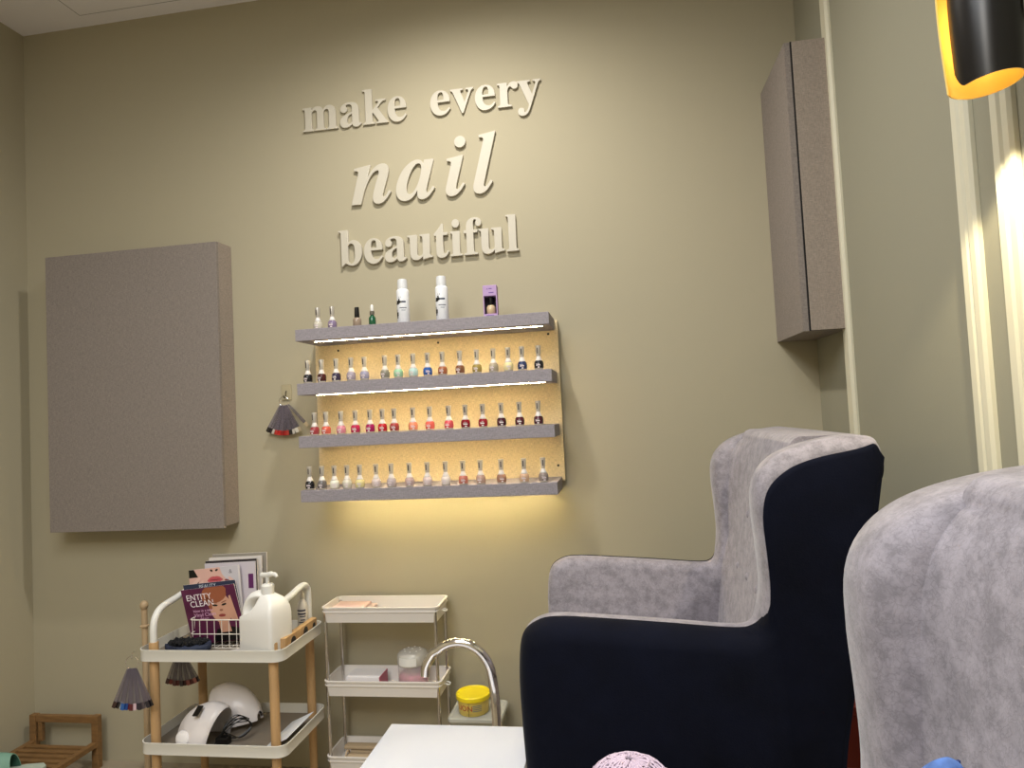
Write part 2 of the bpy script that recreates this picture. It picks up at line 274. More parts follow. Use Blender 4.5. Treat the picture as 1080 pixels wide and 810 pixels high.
# ---------------------------------------------------------------- slogan letters
GLYPHS = {
'm': ['27,0 27,24 40,25 52,28 60,32 67,38 72,46 75,56 77,68 78,83 78,377 77,391 76,404 72,414 68,423 62,429 53,434 42,437 28,438 28,462 218,462 218,394 248,429 280,454 315,469 353,474 399,469 435,453 461,426 477,389 508,426 542,453 580,469 622,474 678,464 718,434 742,385 750,315 750,83 751,69 752,56 755,46 760,39 765,33 774,28 785,25 798,24 798,0 562,0 562,24 575,25 586,28 594,33 600,39 604,47 608,57 609,69 610,83 610,323 609,342 608,359 605,373 601,384 595,393 587,399 576,403 562,404 541,401 520,391 501,375 483,353 483,83 484,69 485,57 488,47 493,39 498,33 507,28 517,25 530,24 530,0 297,0 297,24 310,25 321,28 329,33 335,39 339,47 343,57 344,69 345,83 345,323 344,342 343,358 340,372 336,384 330,392 322,399 311,403 297,404 274,401 254,391 235,374 218,350 218,83 219,69 220,57 223,47 227,40 233,33 241,29 251,26 264,24 264,0'],
'a': ['379,-15 346,-11 321,2 305,23 298,52 263,24 225,3 185,-9 142,-13 117,-11 95,-5 76,4 60,17 47,33 38,51 32,72 30,94 34,126 46,154 66,180 95,203 131,223 177,244 232,264 296,283 296,359 295,379 292,395 286,409 278,421 268,429 255,435 239,439 220,440 192,438 171,432 159,422 155,408 156,404 159,399 163,391 169,382 175,372 180,363 182,353 183,344 182,331 178,320 172,309 164,301 153,293 142,288 129,285 115,284 100,285 87,289 76,294 67,303 59,313 53,324 50,337 49,352 51,369 55,385 63,400 73,415 87,428 103,439 121,449 141,458 163,465 188,470 213,473 241,474 291,472 332,464 366,452 392,435 411,413 425,385 433,352 436,313 436,93 436,81 437,72 438,64 439,59 441,56 444,53 448,52 453,51 458,52 464,54 470,57 477,62 490,41 465,16 438,-1 409,-12', '225,50 232,51 241,53 249,56 259,61 269,67 278,75 287,84 296,94 296,252 244,234 206,206 184,170 176,125 179,92 188,69 204,55'],
'k': ['26,0 26,24 40,26 52,29 61,33 68,39 72,46 75,56 77,68 78,83 78,592 78,608 76,621 73,632 70,640 65,645 56,649 45,652 30,654 31,678 220,678 220,251 338,369 349,381 357,393 361,404 363,414 360,424 350,431 334,436 311,437 306,437 306,462 514,462 514,437 486,433 459,423 433,408 409,387 331,311 515,51 525,39 536,31 547,26 560,24 560,0 314,0 314,24 323,24 337,25 348,30 354,37 356,47 355,53 353,59 350,66 345,73 242,219 220,200 220,83 221,69 222,57 225,47 230,39 235,33 244,29 255,26 268,24 268,0'],
'e': ['229,-15 201,-13 174,-7 149,2 126,16 105,32 86,52 69,76 55,102 44,131 36,163 31,197 29,234 31,268 36,300 44,330 56,358 71,384 88,406 107,426 130,443 153,457 179,466 206,472 234,474 275,470 311,460 343,442 371,417 393,386 408,349 418,306 421,258 421,247 174,247 182,167 206,109 244,74 297,63 326,67 353,79 378,100 402,128 424,108 384,54 339,16 287,-7', '173,286 300,286 300,320 299,349 297,375 293,396 288,413 280,425 269,435 256,440 240,442 211,433 190,407 177,364 173,303'],
'v': ['212,-15 57,369 51,384 45,397 39,409 33,419 27,426 18,432 8,435 -4,437 -4,462 244,462 244,438 232,438 214,436 202,431 194,423 192,411 194,399 275,182 351,376 355,386 357,394 359,400 359,405 356,419 345,430 327,436 303,438 303,462 454,462 454,439 441,435 430,430 421,423 414,415 407,405 401,393 394,378 387,362 238,-15'],
'r': ['27,0 27,24 41,26 52,29 61,33 68,38 72,45 75,55 77,68 78,83 78,375 77,392 76,406 73,417 69,425 63,430 55,433 44,436 30,437 31,462 217,462 217,375 231,398 245,417 261,434 279,449 296,460 313,468 330,472 347,474 367,473 384,469 398,462 410,453 419,441 426,428 430,413 431,396 430,382 427,370 421,359 414,349 405,341 394,336 382,332 369,331 357,332 346,334 338,338 331,344 324,350 319,357 313,364 308,372 303,379 296,383 289,386 281,387 271,385 261,380 251,372 241,360 233,345 227,327 223,308 222,286 222,83 223,67 226,55 230,45 237,38 246,32 258,28 274,26 294,24 294,0'],
'y': ['78,-209 60,-208 43,-203 28,-196 15,-186 4,-174 -4,-159 -8,-143 -10,-125 -9,-112 -6,-101 0,-89 7,-79 16,-70 27,-64 39,-60 53,-59 65,-60 76,-63 86,-67 95,-73 102,-81 107,-91 110,-101 111,-113 111,-121 110,-130 111,-137 115,-143 120,-146 128,-147 137,-145 147,-138 158,-126 170,-110 176,-100 182,-90 188,-78 193,-66 197,-53 201,-39 205,-23 209,-7 54,373 50,384 45,394 41,402 37,410 32,416 29,421 26,425 23,428 18,432 12,435 4,436 -5,437 -7,437 -7,462 241,462 241,437 228,436 217,435 209,433 202,431 197,428 194,423 192,417 191,409 193,397 198,382 276,177 343,359 346,367 348,374 350,381 352,387 353,393 353,398 354,403 354,408 353,416 351,422 347,427 342,431 334,434 325,436 315,437 302,437 302,462 446,462 446,437 436,436 427,432 419,426 413,418 406,407 400,394 393,379 386,361 241,-36 229,-69 216,-97 204,-122 193,-143 181,-160 168,-174 155,-186 142,-195 128,-201 113,-205 96,-208'],
'b': ['64,-17 64,578 63,599 62,617 59,629 55,638 48,644 39,649 27,652 12,654 12,678 206,678 206,415 232,441 261,459 294,470 329,474 355,472 379,467 401,458 423,445 442,429 459,411 473,389 486,365 496,339 503,310 508,280 509,247 507,210 502,175 493,143 481,112 465,84 447,59 425,38 402,19 375,4 347,-7 318,-13 286,-15 253,-11 220,-1 188,17 156,42 79,-17', '272,21 296,24 317,34 333,50 345,73 354,104 360,141 364,186 365,238 364,281 360,318 353,349 344,374 332,393 316,406 297,414 274,417 263,416 252,413 241,408 231,402 222,393 215,383 209,372 206,360 206,102 210,67 223,41 243,26'],
'u': ['195,-15 163,-12 136,-5 114,8 97,26 84,48 75,75 70,107 68,144 68,369 67,385 66,399 63,411 59,421 52,428 43,433 32,437 17,438 17,462 211,462 211,110 212,98 214,87 219,77 225,69 232,62 241,57 251,54 263,53 285,56 305,64 324,78 340,98 340,369 339,387 337,401 334,413 329,422 322,429 312,434 298,437 282,438 282,462 482,462 482,104 483,88 485,76 488,65 493,58 500,53 509,49 521,46 536,44 536,19 493,17 446,11 395,0 340,-15 340,60 327,43 312,29 295,16 277,5 258,-4 238,-10 217,-14'],
't': ['184,-14 156,-12 133,-7 113,3 98,16 87,32 79,53 74,77 72,106 72,415 30,415 30,446 59,474 85,500 109,526 131,550 150,572 167,593 181,613 192,631 215,631 215,462 309,462 309,415 215,415 215,122 215,107 217,95 219,84 223,76 227,69 233,64 241,61 250,60 267,63 282,73 295,89 307,111 331,98 305,49 271,14 231,-7'],
'i': ['150,539 135,540 121,544 108,551 97,561 87,572 80,585 76,599 75,614 76,629 80,644 87,656 97,668 108,678 121,685 135,689 150,690 165,689 179,685 192,678 204,668 213,656 220,644 224,629 225,614 224,599 220,585 213,572 203,561 191,551 179,544 165,540', '27,0 27,24 41,26 52,29 61,33 68,38 72,45 75,55 77,68 78,83 78,375 77,392 76,406 73,416 70,424 64,429 55,433 44,436 30,437 31,462 221,462 221,83 222,69 223,57 226,47 230,39 236,33 244,29 255,26 268,24 268,0'],
'f': ['22,0 22,24 34,25 44,27 53,30 59,33 64,36 68,41 71,46 74,52 76,60 77,72 78,88 78,109 78,412 24,412 24,462 78,462 78,526 81,563 90,596 105,625 126,649 152,668 183,681 219,689 259,692 289,690 315,685 338,676 357,664 372,649 383,632 390,614 392,595 391,580 388,567 382,555 375,546 366,539 356,533 346,530 334,529 321,530 310,533 300,537 291,544 284,551 279,560 276,571 275,582 276,592 278,603 282,614 287,626 292,635 294,644 292,651 287,656 279,659 268,660 254,659 243,655 234,649 229,640 225,629 222,615 221,599 220,581 220,462 303,462 303,412 220,412 220,97 221,76 224,60 228,47 235,38 245,32 258,27 276,25 297,24 297,0'],
'l': ['27,0 27,24 41,26 52,29 61,33 68,38 72,45 75,55 77,68 78,83 78,592 78,607 76,620 74,631 70,639 65,645 56,650 45,653 30,654 30,678 221,678 221,83 222,69 223,57 226,47 230,39 236,33 244,29 255,26 268,24 268,0'],
'N': ['317,-14 288,-9 267,5 254,28 250,61 251,73 253,88 256,105 261,125 267,147 275,172 283,199 293,228 328,330 332,342 334,352 336,361 336,367 335,376 331,383 325,387 317,388 290,381 262,362 233,329 203,283 188,255 173,226 159,194 145,160 132,123 120,84 108,43 98,0 -21,0 63,314 67,327 70,338 72,349 74,358 77,378 74,390 67,399 54,404 36,406 27,406 25,431 70,437 119,444 170,452 225,461 173,288 201,330 227,365 253,395 278,419 303,437 328,451 354,458 381,461 414,456 437,442 451,419 456,386 456,377 454,366 452,352 449,337 444,319 439,299 432,277 424,253 400,182 384,130 373,98 370,85 371,76 374,69 380,65 387,64 394,65 401,68 409,74 416,82 424,92 432,104 442,118 453,134 475,119 454,88 434,61 414,38 396,20 377,5 358,-6 338,-12'],
'A': ['79,-13 56,-11 36,-5 17,6 2,21 -11,39 -21,59 -26,83 -28,109 -27,136 -23,163 -16,191 -8,219 4,247 17,275 31,301 48,327 65,351 84,373 104,393 125,411 157,433 188,449 217,458 246,461 273,457 295,444 310,424 319,395 335,451 442,451 359,161 355,146 351,132 348,120 345,110 343,101 341,93 340,87 340,83 341,73 344,66 348,61 355,60 369,64 385,78 404,99 424,130 446,116 408,60 370,19 331,-5 293,-13 266,-9 247,3 235,23 231,51 231,57 232,63 232,70 234,78 235,85 237,94 239,103 241,112 222,82 204,57 185,35 166,18 146,4 125,-5 102,-11', '138,61 150,62 161,67 173,73 184,83 195,95 206,109 217,124 227,141 237,159 246,178 254,198 263,219 270,240 276,260 282,281 287,301 290,320 293,337 294,354 295,369 293,390 285,406 273,415 256,418 245,416 233,412 222,404 210,393 197,379 186,363 174,346 163,326 152,305 141,283 132,261 123,237 117,219 112,202 107,186 104,172 101,158 99,144 97,132 97,120 100,94 107,76 120,65'],
'I': ['196,553 183,554 170,558 159,564 149,572 141,582 135,593 131,606 130,619 131,632 135,645 141,656 149,666 159,674 170,680 183,684 196,685 209,684 221,680 232,674 243,666 251,656 257,645 261,632 262,619 261,606 257,593 251,582 243,572 232,564 221,558 209,554', '73,-12 57,-11 43,-7 30,-1 20,8 12,18 6,31 2,45 1,61 1,68 2,76 4,85 6,96 8,106 11,115 13,123 15,130 66,314 76,353 77,360 78,367 79,373 79,378 76,390 69,399 56,404 38,406 29,406 28,431 56,434 82,438 108,441 133,445 156,449 179,453 202,457 223,461 133,127 130,113 127,101 126,91 125,82 126,74 129,68 134,64 141,63 154,67 171,81 189,103 211,134 231,120 193,62 153,21 114,-4'],
'L': ['59,-14 42,-13 28,-9 15,-3 5,5 -4,15 -10,28 -14,43 -15,59 -15,67 -14,75 -13,83 -12,92 -10,100 -8,108 -5,117 -3,126 115,553 121,576 126,595 128,608 129,617 126,629 119,638 105,643 87,645 78,645 77,670 131,677 181,685 228,692 272,700 118,128 112,103 110,96 109,90 108,84 108,80 109,72 112,66 117,62 124,61 138,65 154,79 173,101 195,132 215,117 195,86 175,59 157,36 139,18 120,4 101,-6 80,-12'],
}

LETW = mat('letter_white', (192, 186, 171), .5)
GM = {}
def glyph_mesh(ch, sx, sz, dep):
    key = (ch, sx, sz)
    if key in GM: return GM[key]
    c = bpy.data.curves.new('letter', 'CURVE'); c.dimensions = '2D'; c.fill_mode = 'BOTH'; c.extrude = dep / 2 - .0008; c.bevel_depth = .0008; c.bevel_resolution = 1
    for l in GLYPHS[ch]:
        P = [tuple(int(v) / 1000 for v in q.split(',')) for q in l.split()]
        s = c.splines.new('POLY'); s.points.add(len(P) - 1); s.use_cyclic_u = True
        for i, (x, y) in enumerate(P): s.points[i].co = (x * sx, y * sz, 0, 1)
    o = bpy.data.objects.new('tmp', c); COL.objects.link(o); bpy.context.view_layer.update()
    me = bpy.data.meshes.new_from_object(o.evaluated_get(bpy.context.evaluated_depsgraph_get())); bpy.data.objects.remove(o)
    me.transform(Matrix.Rotation(pi / 2, 4, 'X')); me.transform(Matrix.Translation((0, -dep / 2, 0))); me.materials.clear(); me.materials.append(LETW)
    GM[key] = me; return me
ORD = ['first', 'second', 'third', 'fourth', 'fifth', 'sixth', 'seventh', 'eighth', 'ninth', 'tenth', 'eleventh', 'twelfth', 'thirteenth', 'fourteenth', 'fifteenth', 'sixteenth']
WORDS = [('make', 'make', [0, .825, 1.337, 1.871], -1.184, 2.486, .189, .205, .009),
         ('every', 'every', [0, .448, .904, 1.352, 1.78], -.658, 2.489, .196, .2, .010),
         ('nail', 'NAIL', [0, .57, 1.15, 1.50], -.98, 2.17, .325, .33, .012),
         ('beautiful', 'beautiful', [0, .537, .985, 1.497, 2.055, 2.395, 2.69, 3.008, 3.566], -1.048, 1.934, .186, .203, .014)]
for word, keys, xs, X0, Z0, sx, sz, dep in WORDS:
    for i, ch in enumerate(keys):
        o = meshobj('wall_letter', glyph_mesh(ch, sx, sz, dep)); o.location = (X0 + xs[i] * sx, 2.4995, Z0)
        tag(o, 'raised white %s letter %s, %s letter of the word %s on the wall' % ('large italic' if keys.isupper() else 'serif', word[i], ORD[i], word), 'letter', 'letters of the wall slogan')

# ---------------------------------------------------------------- nail polish bottles
PB = lathe([(.0125, 0), (.0145, .002), (.0164, .008), (.0168, .018), (.0156, .026), (.0105, .032), (.0072, .035)], 20)
PB_me = bpy.data.meshes.new('bottle'); PB.to_mesh(PB_me); PB_me.shade_smooth(); PB_me.materials.append(WHITE)
PBASE = lathe([(.0128, -.001), (.0150, .0), (.0153, .003), (.0150, .0045)], 20); me = bpy.data.meshes.new('bottle_base'); PBASE.to_mesh(me); me.shade_smooth(); PBASE_me = me
me.materials.append(mat('polish_glass_base', (215, 205, 190), .1, trans=.3))
me = bpy.data.meshes.new('collar'); lathe([(.0122, .0305), (.0104, .035), (.0076, .042), (.0068, .047), (.0066, .049)], 18).to_mesh(me); me.shade_smooth(); me.materials.append(mat('collar_white', (226, 220, 216), .35)); COL_me = me
me = bpy.data.meshes.new('cap'); lathe([(.0070, .046), (.0078, .052), (.0095, .081), (.0090, .0825)], 18).to_mesh(me); me.shade_smooth(); me.set_sharp_from_angle(angle=.6); me.materials.append(mat('cap_silver', (186, 180, 170), .3, metal=.35)); CAP_me = me
def front_patch(r, z0, z1, a0, a1, bm=None, mi=0, n=5, cx=0, cy=0):
    bm = bm or bmesh.new(); R = []
    for k in (z0, z1): R.append([(cx + r * sin(radians(a0 + (a1 - a0) * j / n)), cy - r * cos(radians(a0 + (a1 - a0) * j / n)), k) for j in range(n + 1)])
    rings(bm, R, closed=False, mi=mi); return bm
bm = front_patch(.01705, .013, .0165, -24, 26); front_patch(.01705, .0185, .0195, -30, 18, bm); front_patch(.0169, .0055, .0095, -6, 18, bm)
me = bpy.data.meshes.new('bottle_print'); bm.to_mesh(me); me.materials.append(mat('label_print_pale', (225, 212, 215), .5)); LBL_me = me
bm = front_patch(.0092, .055, .075, -22, 4); me = bpy.data.meshes.new('cap_print'); bm.to_mesh(me); me.materials.append(mat('cap_print_dark', (70, 62, 58), .5)); CPR_me = me
def polish(x, y, z, col, label, group, nocap=False, rz=0):
    t = thing('polish_bottle', label, 'nail polish', (x, y, z + .0012), rz, group)
    b = meshobj('bottle', PB_me, t); b.material_slots[0].link = 'OBJECT'
    b.material_slots[0].material = mat('lacquer_%02x%02x%02x' % col, col, .12, coat=.6)
    meshobj('bottle_base', PBASE_me, t); meshobj('collar', COL_me, t)
    c = meshobj('cap', CAP_me, t); meshobj('cap_print', CPR_me, c); meshobj('bottle_print', LBL_me, b)
    return t
ROWS = [
 ('second tier', 1.468, -1.111, -.262, 326, 568.5, 'polish bottles on the second tier',
  [(326, (22, 20, 26), 'black'), (341, (70, 26, 26), 'dark oxblood'), (357, (50, 40, 66), 'dark violet'), (373.5, (158, 146, 158), 'pale mauve'), (388, (146, 144, 168), 'greyish lavender'),
   (410, (128, 124, 112), 'grey olive glitter'), (424, (150, 196, 160), 'mint green'), (440, (178, 208, 202), 'pale aqua'), (455, (40, 84, 160), 'bright cobalt blue'), (470.5, (160, 96, 66), 'copper brown'),
   (488.5, (120, 76, 52), 'chocolate bronze'), (506, (156, 136, 72), 'olive gold'), (523, (170, 158, 136), 'silver beige'), (538, (226, 212, 160), 'pale cream yellow'), (552, (40, 52, 92), 'deep navy blue'), (568.5, (26, 26, 36), 'blue-black')]),
 ('third tier', 1.278, -1.093, -.273, 333, 567.8, 'polish bottles on the third tier',
  [(333, (160, 62, 66), 'dusty rose red'), (346, (212, 96, 76), 'coral orange'), (362, (206, 130, 146), 'baby pink'), (377.8, (182, 36, 76), 'raspberry'), (393.6, (158, 20, 84), 'magenta'),
   (406.7, (180, 26, 36), 'bright red'), (419.6, (162, 60, 56), 'brick red'), (439.3, (232, 142, 108), 'peach'), (457, (226, 100, 86), 'light coral'), (476.7, (220, 84, 90), 'watermelon pink'),
   (494, (128, 14, 30), 'ruby red'), (512, (140, 18, 34), 'crimson'), (530.8, (66, 14, 30), 'plum black'), (549, (78, 16, 32), 'deep wine'), (567.8, (70, 20, 36), 'burgundy')]),
 ('bottom tier', 1.084, -1.119, -.266, 328, 573, 'polish bottles on the bottom tier',
  [(328, (22, 22, 28), 'black'), (341.5, (104, 98, 96), 'smoky grey'), (355, (232, 228, 212), 'milky white'), (369, (208, 202, 184), 'sheer ivory'), (383, (222, 210, 150), 'pale yellow'),
   (400.4, (206, 190, 188), 'blush white'), (416.6, (186, 172, 172), 'greyish pink'), (436, (184, 160, 158), 'dusty mauve'), (455, (220, 200, 196), 'pale shell pink'), (474, (228, 216, 208), 'off-white'),
   (492, (182, 108, 92), 'terracotta nude'), (510, (180, 148, 134), 'sheer beige pink'), (531, (158, 116, 96), 'brown glitter'), (554, (204, 168, 138), 'sheer peach nude'), (573, (138, 124, 118), 'grey taupe glitter')])]
for tier, z, xa, xb, pa, pb, grp, L in ROWS:
    for i, (px, col, cn) in enumerate(L):
        x = (xa + (xb - xa) * (px - pa) / (pb - pa)) * .9944
        polish(x, 2.301 + random.uniform(-.002, .002), z, col, '%s nail polish bottle, %s from the left on the %s' % (cn, ORD[i], tier), grp, rz=random.uniform(-.3, .3))
Z0 = 1.664
polish(-1.075, 2.335, Z0, (196, 190, 174), 'clear nail polish bottle, leftmost on the top tier', 'bottles on the top tier')
polish(-1.019, 2.335, Z0, (128, 112, 140), 'purple-tinted nail polish bottle second on the top tier', 'bottles on the top tier')
t = thing('polish_bottle', 'taupe square-shouldered polish bottle with black cap on the top tier', 'nail polish', (-.923, 2.335, Z0 + .0004))
link('bottle', lathe([(.014, 0), (.0155, .002), (.0155, .028), (.013, .034), (.007, .037)], 20), mat('taupe_lacquer', (150, 132, 114), .15, coat=.5), t, smooth=True, ang=50)
link('cap', lathe([(.009, .036), (.0095, .038), (.0082, .073), (.007, .074)], 20), BLACK, t, smooth=True)
t = thing('dropper_bottle', 'small green glass dropper bottle with white bulb on the top tier', 'bottle', (-.865, 2.335, Z0 + .0004))
link('bottle', lathe([(.012, 0), (.013, .002), (.013, .030), (.010, .036), (.006, .040), (.006, .044)], 20), mat('green_glass', (14, 82, 52), .08, coat=.6), t, smooth=True, ang=50)
link('collar', lathe([(.0085, .042), (.0088, .054), (.007, .056)], 18), mat('collar_grey', (120, 116, 106), .3, metal=.5), t, smooth=True)
link('dropper_bulb', lathe([(.0055, .055), (.0062, .064), (.0052, .076), (.002, .080)], 16), WHITE, t, smooth=True)
def spray(x, y, z, label, group, greens=False):
    t = thing('spray_bottle', label, 'bottle', (x, y, z + .0004), 0, group)
    b = link('bottle', lathe([(.0215, 0), (.023, .002), (.023, .118), (.0215, .124), (.018, .127)], 28), mat('bottle_white', (232, 234, 238), .3), t, smooth=True, ang=50)
    link('cap', lathe([(.0185, .1265), (.0178, .155), (.0165, .162), (.012, .164)], 28), mat('cap_white', (212, 214, 216), .35), t, smooth=True, ang=50)
    bm = bmesh.new(); r = .0233
    front_patch(r, .074, .084, -50, -8, bm); front_patch(r, .070, .0745, -58, -20, bm); front_patch(r, .084, .091, -28, -14, bm); front_patch(r, .076, .082, -8, 42, bm, mi=1)
    front_patch(r, .056, .0585, -18, 50, bm, mi=1); front_patch(r, .050, .0515, 0, 40, bm, mi=2); front_patch(r, .046, .0475, 0, 36, bm, mi=2)
    front_patch(r, .028, .042, -58, -30, bm); front_patch(r, .020, .030, -50, -36, bm); front_patch(r, .040, .052, -56, -46, bm); front_patch(r, .094, .098, -22, -18, bm); front_patch(r, .094, .098, -6, -2, bm); front_patch(r, .004, .006, -30, 50, bm, mi=2)
    link('label_print', bm, [BLACK, mat('print_green_grey', (60, 104, 84) if greens else (52, 60, 80), .5), mat('print_grey', (150, 156, 166), .5)], b)
spray(-.748, 2.34, Z0, 'white spray bottle with black floral print, left one of two on top tier', 'white spray bottles', False)
spray(-.603, 2.34, Z0, 'white spray bottle with dark floral print, nearer the purple box', 'white spray bottles', True)
t = thing('gift_box', 'lilac carton with window showing a beige polish bottle, on the top tier', 'box', (-.424, 2.335, Z0 + .0004), .05)
LIL = mat('lilac_card', (178, 148, 192), .55)
bm = bmesh.new(); w = .0245; D = .02
box(bm, -w, w, -D + .003, D, 0, .012); box(bm, -w, w, -D, D, .075, .113, .0008); box(bm, -w, -w + .003, -D, D, .011, .076); box(bm, w - .003, w, -D, D, .011, .076); box(bm, -w, w, D - .002, D, .011, .076); box(bm, -w, w, -D, D, 0, .0105)
c = link('carton', bm, LIL, t)
link('window_lining', Box(-w + .003, w - .003, D - .005, D - .0025, .0108, .0745), mat('dark_plum_card', (44, 30, 40), .6), c)
link('bottle', lathe([(.014, .0122), (.016, .015), (.016, .036), (.012, .043), (.007, .045)], 20), mat('beige_lacquer', (196, 174, 140), .15, coat=.4), t, smooth=True)
link('cap', lathe([(.009, .0455), (.0095, .047), (.0085, .0738)], 18), BLACK, t, smooth=True)
bm = bmesh.new()
for x0, x1, z in ((-.011, -.006, .098), (-.003, .008, .099), (-.004, .014, .085), (-.015, .012, .004)): box(bm, x0, x1, -D - .0004, -D + .0002, z, z + .003)
link('print', bm, mat('violet_print', (110, 80, 150), .5), c)

# ---------------------------------------------------------------- nail swatch fans
def swatch_fan(name_label, loc, n, spread, L, cols, group, tilt=0, rz=0, stray=False, hook=True):
    t = thing('swatch_fan', name_label, 'nail swatches', loc, rz, group)
    rr = .022 * L / .135
    link('ring', tube([(rr * cos(a), 0, -rr + rr * sin(a)) for a in [2 * pi * i / 24 for i in range(24)]], .0013, 8, closed=True), CHROME, t, smooth=True)
    me = []
    STK = mat('clear_stick', (112, 104, 116), .2, alpha=.5)
    for i in range(n):
        a = spread - 2 * spread * i / (n - 1) - tilt
        if stray and i == n - 1: a -= radians(12)
        bm = bmesh.new(); y = -.006 + .012 * ((i * 5) % n) / n
        prof = [(0, .003), (.15, .0045), (.7, .0062), (.84, .0066), (1, .006)]
        V = []
        for f, hw in prof: V.append([(-hw, -f * L), (hw, -f * L)])
        M = Matrix.Translation((-rr * 1.3 * sin(a), y, -2 * rr + .004 + rr * .5 * (1 - cos(a)))) @ Matrix.Rotation(a, 4, 'Y')
        for k in range(len(V) - 1):
            q = [V[k][0], V[k][1], V[k + 1][1], V[k + 1][0]]
            fr = [bm.verts.new(M @ Vector((x, -.0006, z))) for x, z in q]; bk = [bm.verts.new(M @ Vector((x, .0006, z))) for x, z in q]
            mi = 1 if k == 3 else 0
            for fs in (fr, bk[::-1], [fr[0], bk[0], bk[3], fr[3]], [fr[1], fr[2], bk[2], bk[1]]): bm.faces.new(fs).material_index = mi
        c = cols[i % len(cols)]
        link('sample_stick', bm, [STK, mat('tip_%02x%02x%02x' % c, c, .15, coat=.5)], t)
    return t
HK = thing('adhesive_hook', 'clear square adhesive hook on the wall beside the polish shelf', 'hook', (-1.292, 2.4995, 1.455))
link('backing', Box(-.021, .021, -.003, -.0003, -.035, .027, .002), mat('hook_clear', (170, 160, 132), .2), HK)
link('hook_wire', tube(smoothpath([(0, -.003, .0), (0, -.010, -.004), (0, -.012, -.022), (0, -.018, -.028), (0, -.026, -.024), (0, -.027, -.016)], 4), .0016, 8), mat('dark_steel', (60, 52, 44), .3, metal=1), HK, smooth=True)
swatch_fan('fan of nail colour samples with red and black tips on the wall hook', (-1.294, 2.477, 1.434), 17, radians(30), .118,
           [(30, 26, 28), (40, 30, 34), (200, 190, 180), (190, 140, 120), (170, 40, 36), (190, 30, 30), (210, 60, 50), (150, 20, 26), (176, 30, 30), (200, 70, 60), (130, 20, 24), (30, 24, 26), (214, 208, 200), (40, 40, 44), (220, 216, 208), (190, 176, 150), (196, 180, 150)], 'nail swatch fans', stray=True)

# ---------------------------------------------------------------- white and wood cart
CX0, CX1, CY0, CY1 = -1.632, -1.112, 2.055, 2.375
CXm, CYm = (CX0 + CX1) / 2, (CY0 + CY1) / 2
t = thing('storage_cart', 'white two-tray cart with light wooden legs and bent tube handles', 'cart', (CXm, CYm, 0))
CW, CD = CX1 - CX0, CY1 - CY0
lx, ly = CW / 2 - .045, CD / 2 - .03
TF = mat('tray_floor_shade', (128, 118, 106), .7)  # tray floor colour, shade of the tray bottom put into the taupe
for z in (.560, .258):
    bm = tray(CW, CD, .038, .035, .002, rim=.001, floor_z=.003); bmesh.ops.translate(bm, vec=(0, 0, z), verts=bm.verts)
    tr = link('tray', bm, WMETAL, t, smooth=True, ang=50)
    bm = bmesh.new(); rings(bm, [[(x, y, z + h_) for x, y in rrect(CW - .008, CD - .008, .032)] for h_ in (.0032, .0045)]); link('tray_floor', bm, TF, tr)
for sx in (-1, 1):
    for sy in (-1, 1):
        zt = .615
        link('leg', lathe([(.010, 0), (.013, .01), (.0155, .3), (.0155, zt - .004), (.0145, zt)], 16, (sx * lx, sy * ly, 0)), WOODL, t, smooth=True)
    P = smoothpath([(sx * lx, -ly, .60), (sx * lx, -ly, .66), (sx * lx, -ly + .012, .695), (sx * lx, -ly + .045, .718), (sx * lx, 0, .730), (sx * lx, ly - .045, .742), (sx * lx, ly - .008, .728), (sx * lx, ly, .695), (sx * lx, ly, .60)], 5)
    link('handle', tube(P, .0115, 12), mat('handle_white', (226, 225, 220), .3), t, smooth=True)
# things on the cart
t = thing('wire_basket', 'white wire basket holding magazines on the cart top tray', 'basket', (-1.40, 2.25, .566))
WR = mat('wire_white', (222, 216, 206), .4)
bx, by, bz = .108, .088, .098
for z in (0.002, .05, bz): link('hoop', tube([(x, y, z) for x, y in rrect(2 * bx, 2 * by, .015, 3)], .0016 if z < bz else .0022, 6, closed=True), WR, t)
for i in range(8):
    x = -bx + .012 + (2 * bx - .024) * i / 7
    link('wire', tube([(x, -by, bz), (x, -by, .002), (x, by, .002), (x, by, bz)], .0013, 6), WR, t)
for i in range(4):
    y = -by + .03 + (2 * by - .06) * i / 3
    link('wire', tube([(-bx, y, bz), (-bx, y, .002), (bx, y, .002), (bx, y, bz)], .0013, 6), WR, t)
PAPER = mat('paper_white', (214, 208, 206), .6)
def magazine(label, loc, w, h, th, lean, roll, rz, cover, art=None, slump=0):
    """cover faces -Y; origin at bottom-left corner"""
    t = thing('magazine', label, 'magazine', loc, rz, 'magazines in the basket')
    M = Matrix.Rotation(-lean, 4, 'X') @ Matrix.Rotation(roll, 4, 'Y') @ Matrix(((1, 0, -slump, 0), (0, 1, 0, 0), (0, 0, 1, 0), (0, 0, 0, 1)))
    bm = Box(0, w, 0.0006, th, 0, h); bmesh.ops.transform(bm, matrix=M, verts=bm.verts); link('pages', bm, PAPER, t)
    bm = Box(0, w, 0, .0005, 0, h); bmesh.ops.transform(bm, matrix=M, verts=bm.verts); cv = link('cover', bm, cover, t)
    if art:
        for nm, fn in art:
            r = fn()
            bm, ms = r; bmesh.ops.transform(bm, matrix=M, verts=bm.verts); link(nm, bm, ms, cv)
    return t
def txt(items, m):
    def f():
        bm = bmesh.new()
        for body, size, x, z in items:
            me = text_mesh(body, size); me.transform(Matrix.Translation((x, -.0006, z)) @ Matrix.Rotation(pi / 2, 4, 'X')); bm.from_mesh(me)
        return bm, m
    return f
